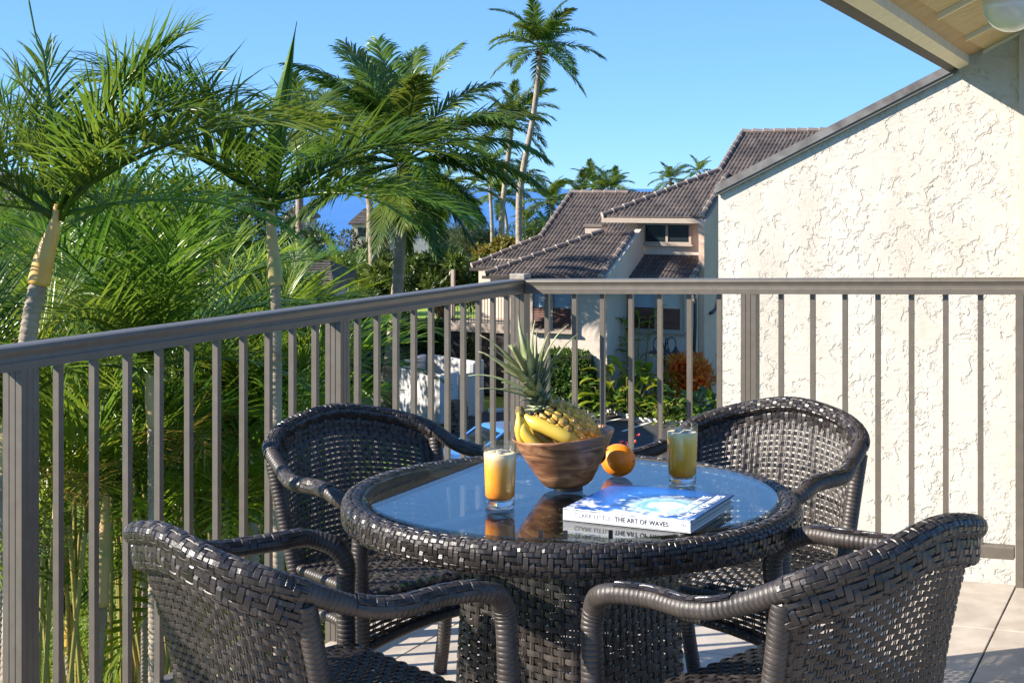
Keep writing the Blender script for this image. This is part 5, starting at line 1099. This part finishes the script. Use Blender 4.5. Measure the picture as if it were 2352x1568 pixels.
cl = [(30, 760, 16, ARE), (190, 700, 19, ARE), (300, 640, 22, ARE), (410, 600, 21, ARE), (500, 640, 19, ARE), (250, 860, 18, ARED), (430, 900, 18, ARE), (100, 900, 28, ARE), (520, 1100, 20, ARE), (300, 900, 30, ARE), (640, 1000, 23, ARED), (-30, 600, 20, ARED), (130, 480, 26, ARE), (560, 500, 26, ARED), (360, 440, 28, ARED), (700, 1100, 26, ARE), (640, 1180, 27, ARE), (60, 820, 30, ARED)]
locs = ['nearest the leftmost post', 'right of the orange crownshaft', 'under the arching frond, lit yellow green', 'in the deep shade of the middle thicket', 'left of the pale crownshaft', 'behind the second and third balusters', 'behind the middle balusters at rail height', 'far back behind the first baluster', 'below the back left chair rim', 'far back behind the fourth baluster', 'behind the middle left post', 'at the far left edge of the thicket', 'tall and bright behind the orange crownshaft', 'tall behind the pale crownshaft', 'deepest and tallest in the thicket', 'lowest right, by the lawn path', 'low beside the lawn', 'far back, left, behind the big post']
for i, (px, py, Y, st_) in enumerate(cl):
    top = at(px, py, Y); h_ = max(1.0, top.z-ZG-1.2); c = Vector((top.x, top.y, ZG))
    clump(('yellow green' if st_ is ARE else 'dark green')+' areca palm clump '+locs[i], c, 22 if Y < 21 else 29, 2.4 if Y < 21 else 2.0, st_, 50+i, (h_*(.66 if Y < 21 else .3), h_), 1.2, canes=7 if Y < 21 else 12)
clump('bright lime areca palm at the foot of the plumeria tree', Vector(gp(812, 800)), 30, 1.7, ARE, 91, (1.2, 3.6), 1.6, 'garden areca palms', canes=10)
clump('feathery lime areca palm left of the big coconut trunk', Vector(gp(770, 860)), 30, 1.6, ARE, 92, (.8, 3.2), 1.4, 'garden areca palms', canes=10)

# ------------------------------------------------------------------ broadleaf trees, shrubs, hedges
def leaf_cloud(rng, centers, rad, n, ls, aspect=.45, up=.3, flat=.75):
    """n folded leaf blades scattered through clump spheres; returns verts, faces"""
    ci = rng.integers(0, len(centers), n); c = np.asarray(centers)[ci]; rr = np.asarray(rad)[ci] if np.ndim(rad) else np.full(n, rad)
    d = rng.normal(size=(n, 3)); d /= np.linalg.norm(d, axis=1)[:, None]; p = c+d*(rr*rng.random(n)**.35)[:, None]*np.array([1, 1, flat])
    t = d+rng.normal(0, .55, (n, 3))+np.array([0, 0, up]); t /= np.linalg.norm(t, axis=1)[:, None]
    w = np.cross(t, rng.normal(size=(n, 3))); w /= np.linalg.norm(w, axis=1)[:, None]; nn = np.cross(w, t); L_ = ls*rng.uniform(.6, 1.25, n)
    hw = (L_*aspect*.5)[:, None]; L_ = L_[:, None]
    V = np.stack([p, p+t*L_*.45-w*hw+nn*hw*.3, p+t*L_*.5, p+t*L_*.45+w*hw+nn*hw*.3, p+t*L_-nn*hw*.25], 1).reshape(-1, 3)
    q = np.arange(n)[:, None]*5; f = np.concatenate([q+np.array([[0, 2, 1]]), q+np.array([[0, 3, 2]]), q+np.array([[1, 2, 4]]), q+np.array([[2, 3, 4]])])
    return V, f
def tree(name, label, cat, base, h, rx, rz, m, seed, n=9000, ls=.22, nclump=34, trunk=True, group=None, aspect=.45, trunkr=.14, low=.35, limbs=9, up=.3):
    root = thing(name, label, cat, tuple(base), 0, group); rg = np.random.default_rng(seed); B = np.array(base); cc = B+[0, 0, h-rz]
    d = rg.normal(size=(nclump, 3)); d /= np.linalg.norm(d, axis=1)[:, None]; r = rg.uniform(.35, 1.0, nclump)[:, None]; d[:, 2] = np.where(d[:, 2] < -low, -low, d[:, 2])
    cen = cc+d*r*[rx, rx, rz]*.82; rad = rg.uniform(.20, .36, nclump)*min(rx, rz)
    if trunk:
        b = MB(); b.tube(crv([B, B+[.1*rx, 0, h*.25], cc-[0, 0, rz*.5]], 5), [trunkr]*11 if False else np.linspace(trunkr, trunkr*.6, 11), 8); tk = b.build('trunk', M['bark'], root, True)
        b = MB()
        for k in range(limbs): s_ = cc-[0, 0, rz*rg.uniform(.45, .95)]; mid_ = s_*.5+cen[k]*.5+rg.normal(0, .08*rx, 3); b.tube(crv([s_, mid_, cen[k]], 4), np.linspace(trunkr*.5, trunkr*.10, 9), 6)
        b.build('limbs', M['bark'], root, True)
    V, f = leaf_cloud(rg, cen, rad, n, ls, aspect, up); b = MB(); b.add(V, f); b.build('crown', M[m], root, tagk='stuff'); return root
tree('plumeria_tree', 'rounded dark green plumeria tree with twisting pale limbs before the shore', 'tree', gq(1012, 62, .3), 5.3, 2.5, 1.9, 'leafdark', 1, 9000, .34, 46, True, None, .36, .16, .5, 16)
tree('plumeria_tree', 'smaller dark leafy tree at the left flank of the plumeria', 'tree', gq(905, 66, .3), 4.6, 1.9, 1.5, 'leafmid', 2, 5500, .32, 34, True, None, .36, .13)
tree('sea_grape_tree', 'round yellow green tree behind the leaning palm trunks', 'tree', gq(1160, 78, .1), 5.3, 2.3, 1.2, 'leafyel', 3, 7500, .24, 40, True, None, .6, .12, .3)
tree('garden_tree', 'olive leafy tree right of the tallest palm trunk', 'tree', gq(1222, 95, -.3), 4.9, 1.7, 1.2, 'leafmid', 4, 5000, .24, 30, True, None, .5, .1)
tree('ironwood_tree', 'feathery pale ironwood tree left of the leaning palms by the sea', 'tree', gq(1095, 130, -1), 7.4, 3.3, 2.6, 'leafgrey', 5, 9000, .55, 42, True, 'feathery ironwood trees by the sea', .10, .16, .4)
tree('ironwood_tree', 'dark feathery ironwood tree between tall trunk and lone palm', 'tree', gq(1235, 125, -1), 7.2, 2.6, 2.2, 'leafdark', 6, 7000, .5, 34, True, 'feathery ironwood trees by the sea', .12, .14, .4)
tree('ironwood_tree', 'low feathery shrub tree right under the lone palm', 'tree', gq(1278, 130, -1), 5.6, 1.6, 2.0, 'leafgrey', 7, 4000, .5, 22, True, 'feathery ironwood trees by the sea', .10, .1, .4)
tree('ironwood_tree', 'feathery shore tree behind the big coconut palm', 'tree', gq(1040, 140, -1), 6.2, 3.2, 1.9, 'leafgrey', 8, 6000, .55, 30, True, 'feathery ironwood trees by the sea', .10, .14, .4)
# bushes between the thicket and the shore
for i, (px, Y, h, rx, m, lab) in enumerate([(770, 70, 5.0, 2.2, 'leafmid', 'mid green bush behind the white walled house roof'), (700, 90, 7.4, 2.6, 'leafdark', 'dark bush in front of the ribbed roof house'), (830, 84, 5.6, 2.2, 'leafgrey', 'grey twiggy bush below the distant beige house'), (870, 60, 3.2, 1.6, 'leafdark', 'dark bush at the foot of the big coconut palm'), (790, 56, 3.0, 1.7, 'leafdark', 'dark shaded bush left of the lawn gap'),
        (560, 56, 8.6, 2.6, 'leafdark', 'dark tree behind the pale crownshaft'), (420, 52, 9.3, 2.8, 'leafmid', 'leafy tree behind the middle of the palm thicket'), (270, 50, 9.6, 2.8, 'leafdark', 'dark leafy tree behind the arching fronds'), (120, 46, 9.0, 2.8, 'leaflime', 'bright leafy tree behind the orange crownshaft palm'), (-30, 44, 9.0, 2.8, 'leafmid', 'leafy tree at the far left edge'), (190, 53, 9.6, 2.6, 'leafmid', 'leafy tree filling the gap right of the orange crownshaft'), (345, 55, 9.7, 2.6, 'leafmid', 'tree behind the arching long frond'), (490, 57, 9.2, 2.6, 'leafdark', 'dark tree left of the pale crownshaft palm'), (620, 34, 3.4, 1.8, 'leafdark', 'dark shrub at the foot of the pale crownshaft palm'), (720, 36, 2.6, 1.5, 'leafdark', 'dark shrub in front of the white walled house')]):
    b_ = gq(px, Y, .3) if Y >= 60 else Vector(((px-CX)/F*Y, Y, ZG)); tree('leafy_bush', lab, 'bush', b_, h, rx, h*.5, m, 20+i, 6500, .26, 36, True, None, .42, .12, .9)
def hedge(label, a, b_, w, h, m, seed, n, ls=.14, rnd_=.0):
    root = thing('hedge', label, 'hedge', tuple(a)); rg = np.random.default_rng(seed); d = (b_-a); L_ = d.length; d.normalize(); nv = Vector((-d.y, d.x, 0))
    b = MB(); k = .86; b.prism([a+nv*w*(1-k)/2+d*.1, b_+nv*w*(1-k)/2-d*.1, b_+nv*w*(1+k)/2-d*.1, a+nv*w*(1+k)/2+d*.1], (0, 0, h*.93)); b.build('shade_core', M['core'], root)  # one dark box filling the hedge, its colour standing in for inner shade
    t = rg.random(n); s_ = rg.random(n); z = rg.random(n); face = rg.integers(0, 5, n)
    t = np.where(face == 3, 0, np.where(face == 4, 1, t)); s_ = np.where(face == 0, 0, np.where(face == 1, 1, s_)); z = np.where(face == 2, 1, z)
    p = np.array(a)+np.outer(t*L_, d)+np.outer(s_*w, nv)+np.outer(z*h, [0, 0, 1]); 
    if rnd_: e = np.maximum(np.abs(t-.5)*2, np.abs(s_-.5)*2)**3*z**2; p -= (p-(np.array(a)+np.array(b_))/2-np.array(nv)*w/2-[0, 0, h*.4])*(e*rnd_)[:, None]
    V, f = leaf_cloud(rg, p, .07, n, ls, .5, .4); b = MB(); b.add(V, f); b.build('foliage', M[m], root, tagk='stuff'); return root
hedge('clipped rounded green hedge block against the house wall', gp(1222, 938), gp(1362, 945), 1.6, 1.95, 'leafmid', 1, 12000, .13, .22)
hedge('long dark clipped hedge behind the white enclosure', gp(905, 868), gp(1150, 866), 1.4, 2.1, 'leafhedge', 2, 13000, .15)
hedge('dark hedge under the porch of the house', gp(1060, 900), gp(1180, 902), 1.2, 2.0, 'leafhedge', 3, 8000, .14)
hedge('low dark hedge along the lawn path, left of the enclosure', gp(770, 880), gp(875, 880), 1.3, 1.7, 'leafhedge', 4, 8000, .15)
tree('silver_bush', 'pale silvery bush behind the enclosure wall', 'bush', gp(935, 905), 1.9, .8, .8, 'leafgrey', 41, 2500, .16, 16, False)
tree('croton_shrub', 'orange and red leaved croton shrub beside the lamp post', 'shrub', gp(1582, 950), 2.25, .95, .98, 'leafred', 42, 3200, .24, 24, True, None, .32, .05, .6)
def bigleaf(label, base, n, L_, h, m, seed, spread=.9, name='ginger_plant'):
    root = thing(name, label, 'plant', tuple(base)); rg = random.Random(seed)
    if not hasattr(bigleaf, 'mesh'): bigleaf.mesh = {}
    if m not in bigleaf.mesh:
        out = []
        for v_ in range(4):
            b = MB(); pts = []; ang = .5+.15*v_; p = Vector((0, 0, 0)); n_ = 7; vs = []
            for i in range(n_+1):
                s = i/n_; w = .17*math.sin(math.pi*min(1, s*.93+.05))**.8*(1 if s < .98 else .1); dd = Vector((math.sin(ang), 0, math.cos(ang))); nn = Vector((math.cos(ang), 0, -math.sin(ang)))
                vs += [tuple(p+Vector((0, -w, 0))-nn*w*.35), tuple(p), tuple(p+Vector((0, w, 0))-nn*w*.35)]; p = p+dd/n_; ang += .17
            b.add(vs, [(i*3+j, i*3+j+1, i*3+4+j, i*3+3+j) for i in range(n_) for j in range(2)]); o = b.build('leaf', M[m], None, True); out.append(o.data); bpy.data.objects.remove(o)
        bigleaf.mesh[m] = out
    for k in range(n):
        a = rg.random()*6.28; r_ = spread*rg.random()**.6; z = h*rg.random()**.8
        inst('leaf', rg.choice(bigleaf.mesh[m]), root, (r_*math.cos(a), r_*math.sin(a), z), (0, rg.uniform(-.2, .5), a+rg.uniform(-.9, .9)), L_*rg.uniform(.7, 1.2))
    b = MB()
    for k in range(6): a = rg.random()*6.28; b.tube([tuple(Vector(base)+Vector((.2*math.cos(a), .2*math.sin(a), 0))), tuple(Vector(base)+Vector((spread*.7*math.cos(a), spread*.7*math.sin(a), h*.95)))], .025, 5)
    b.build('stems', M['cane'], root); return root
bigleaf('broad leaved ginger plant in front of the lower right window', gp(1440, 955), 62, .85, 1.4, 'leaflime', 1, 1.15)
bigleaf('dark broad leaved plant right of the round hedge', gp(1400, 952), 46, .8, 1.0, 'leafmid', 2, .9)
bigleaf('tall variegated shrub with yellowing leaves against the house', gp(1402, 925), 60, .55, 3.0, 'leafyel', 3, .75, 'tall_shrub')
bigleaf('tallest leafy shrub below the right window', gp(1458, 928), 70, .5, 3.2, 'leaflime', 4, .8, 'tall_shrub')
bigleaf('broad leaved plant behind the lamp post', gp(1510, 948), 44, .7, 1.5, 'leaflime', 5, .8)
bigleaf('green plant at the foot of the croton shrub', gp(1585, 975), 46, .55, .9, 'leafmid', 6, .8)
bigleaf('low leafy plant at the front edge of the bed', gp(1500, 968), 44, .5, .6, 'leafmid', 7, .9)
bigleaf('low leafy plant left of the croton on the bed edge', gp(1545, 975), 44, .5, .6, 'leaflime', 8, .8)
bigleaf('leafy plant against the base of the cream wall', gp(1625, 975), 44, .55, .9, 'leafmid', 9, .7)
# flowering shrub just beyond the railing, seen behind the bowl
def flowers(label, base, r, h, seed, name='bougainvillea'):
    root = tree(name, label, 'shrub', base, h, r, h*.5, 'leafyel', seed, 1500, .11, 26, True, None, .5, .03, .9); rg = np.random.default_rng(seed+5)
    B = np.array(base)+[0, 0, h*.6]; d = rg.normal(size=(26, 3)); d /= np.linalg.norm(d, axis=1)[:, None]; V, f = leaf_cloud(rg, B+d*[r, r, h*.5], .09, 170, .055, .8, .3); b = MB(); b.add(V, f); b.build('blossoms', M['flower'], root, tagk='stuff')
pf = at(1450, 1052, 24); flowers('yellow green shrub with red blossoms behind the wooden bowl', (pf.x, pf.y, ZG), .32, pf.z-ZG+.1, 61)
pf = at(1040, 1110, 22); flowers('shrub with pink blossoms behind the back left chair', (pf.x, pf.y, ZG), 1.2, pf.z-ZG+.3, 62)
pf = at(1240, 1130, 21); flowers('shrub with red blossoms hidden below the table edge', (pf.x, pf.y, ZG), .9, pf.z-ZG+.2, 63)
# grass blades on the near lawn and low ground cover
def cover(name, poly, n, ls, m, seed, z=ZG):
    rg = np.random.default_rng(seed); x0, y0, x1, y1 = poly; p = np.stack([rg.uniform(x0, x1, n), rg.uniform(y0, y1, n), np.full(n, z)], 1)
    t = rg.normal(0, .5, (n, 3)); t[:, 2] = 1; t /= np.linalg.norm(t, axis=1)[:, None]; w = np.cross(t, rg.normal(size=(n, 3))); w /= np.linalg.norm(w, axis=1)[:, None]; L_ = ls*rg.uniform(.5, 1.3, n)[:, None]
    V = np.stack([p-w*L_*.22, p+w*L_*.22, p+t*L_], 1).reshape(-1, 3); f = np.arange(n*3).reshape(-1, 3); b = MB(); b.add(V, f); o = b.build(name, M[m]); o['kind'] = 'stuff'; return o
cover('grass', (-9.5, 19.0, -2.0, 31), 60000, .075, 'blade', 1)
q0 = gp(1380, 985); q1 = gp(1640, 962)
cover('ground_cover', (q0.x+1.2, q0.y+1.6, q1.x-.6, q1.y+3), 9000, .22, 'leafmid', 2, ZG+.02)
# tidy: a child that shares its thing's look needs no label; check every top-level object is labelled
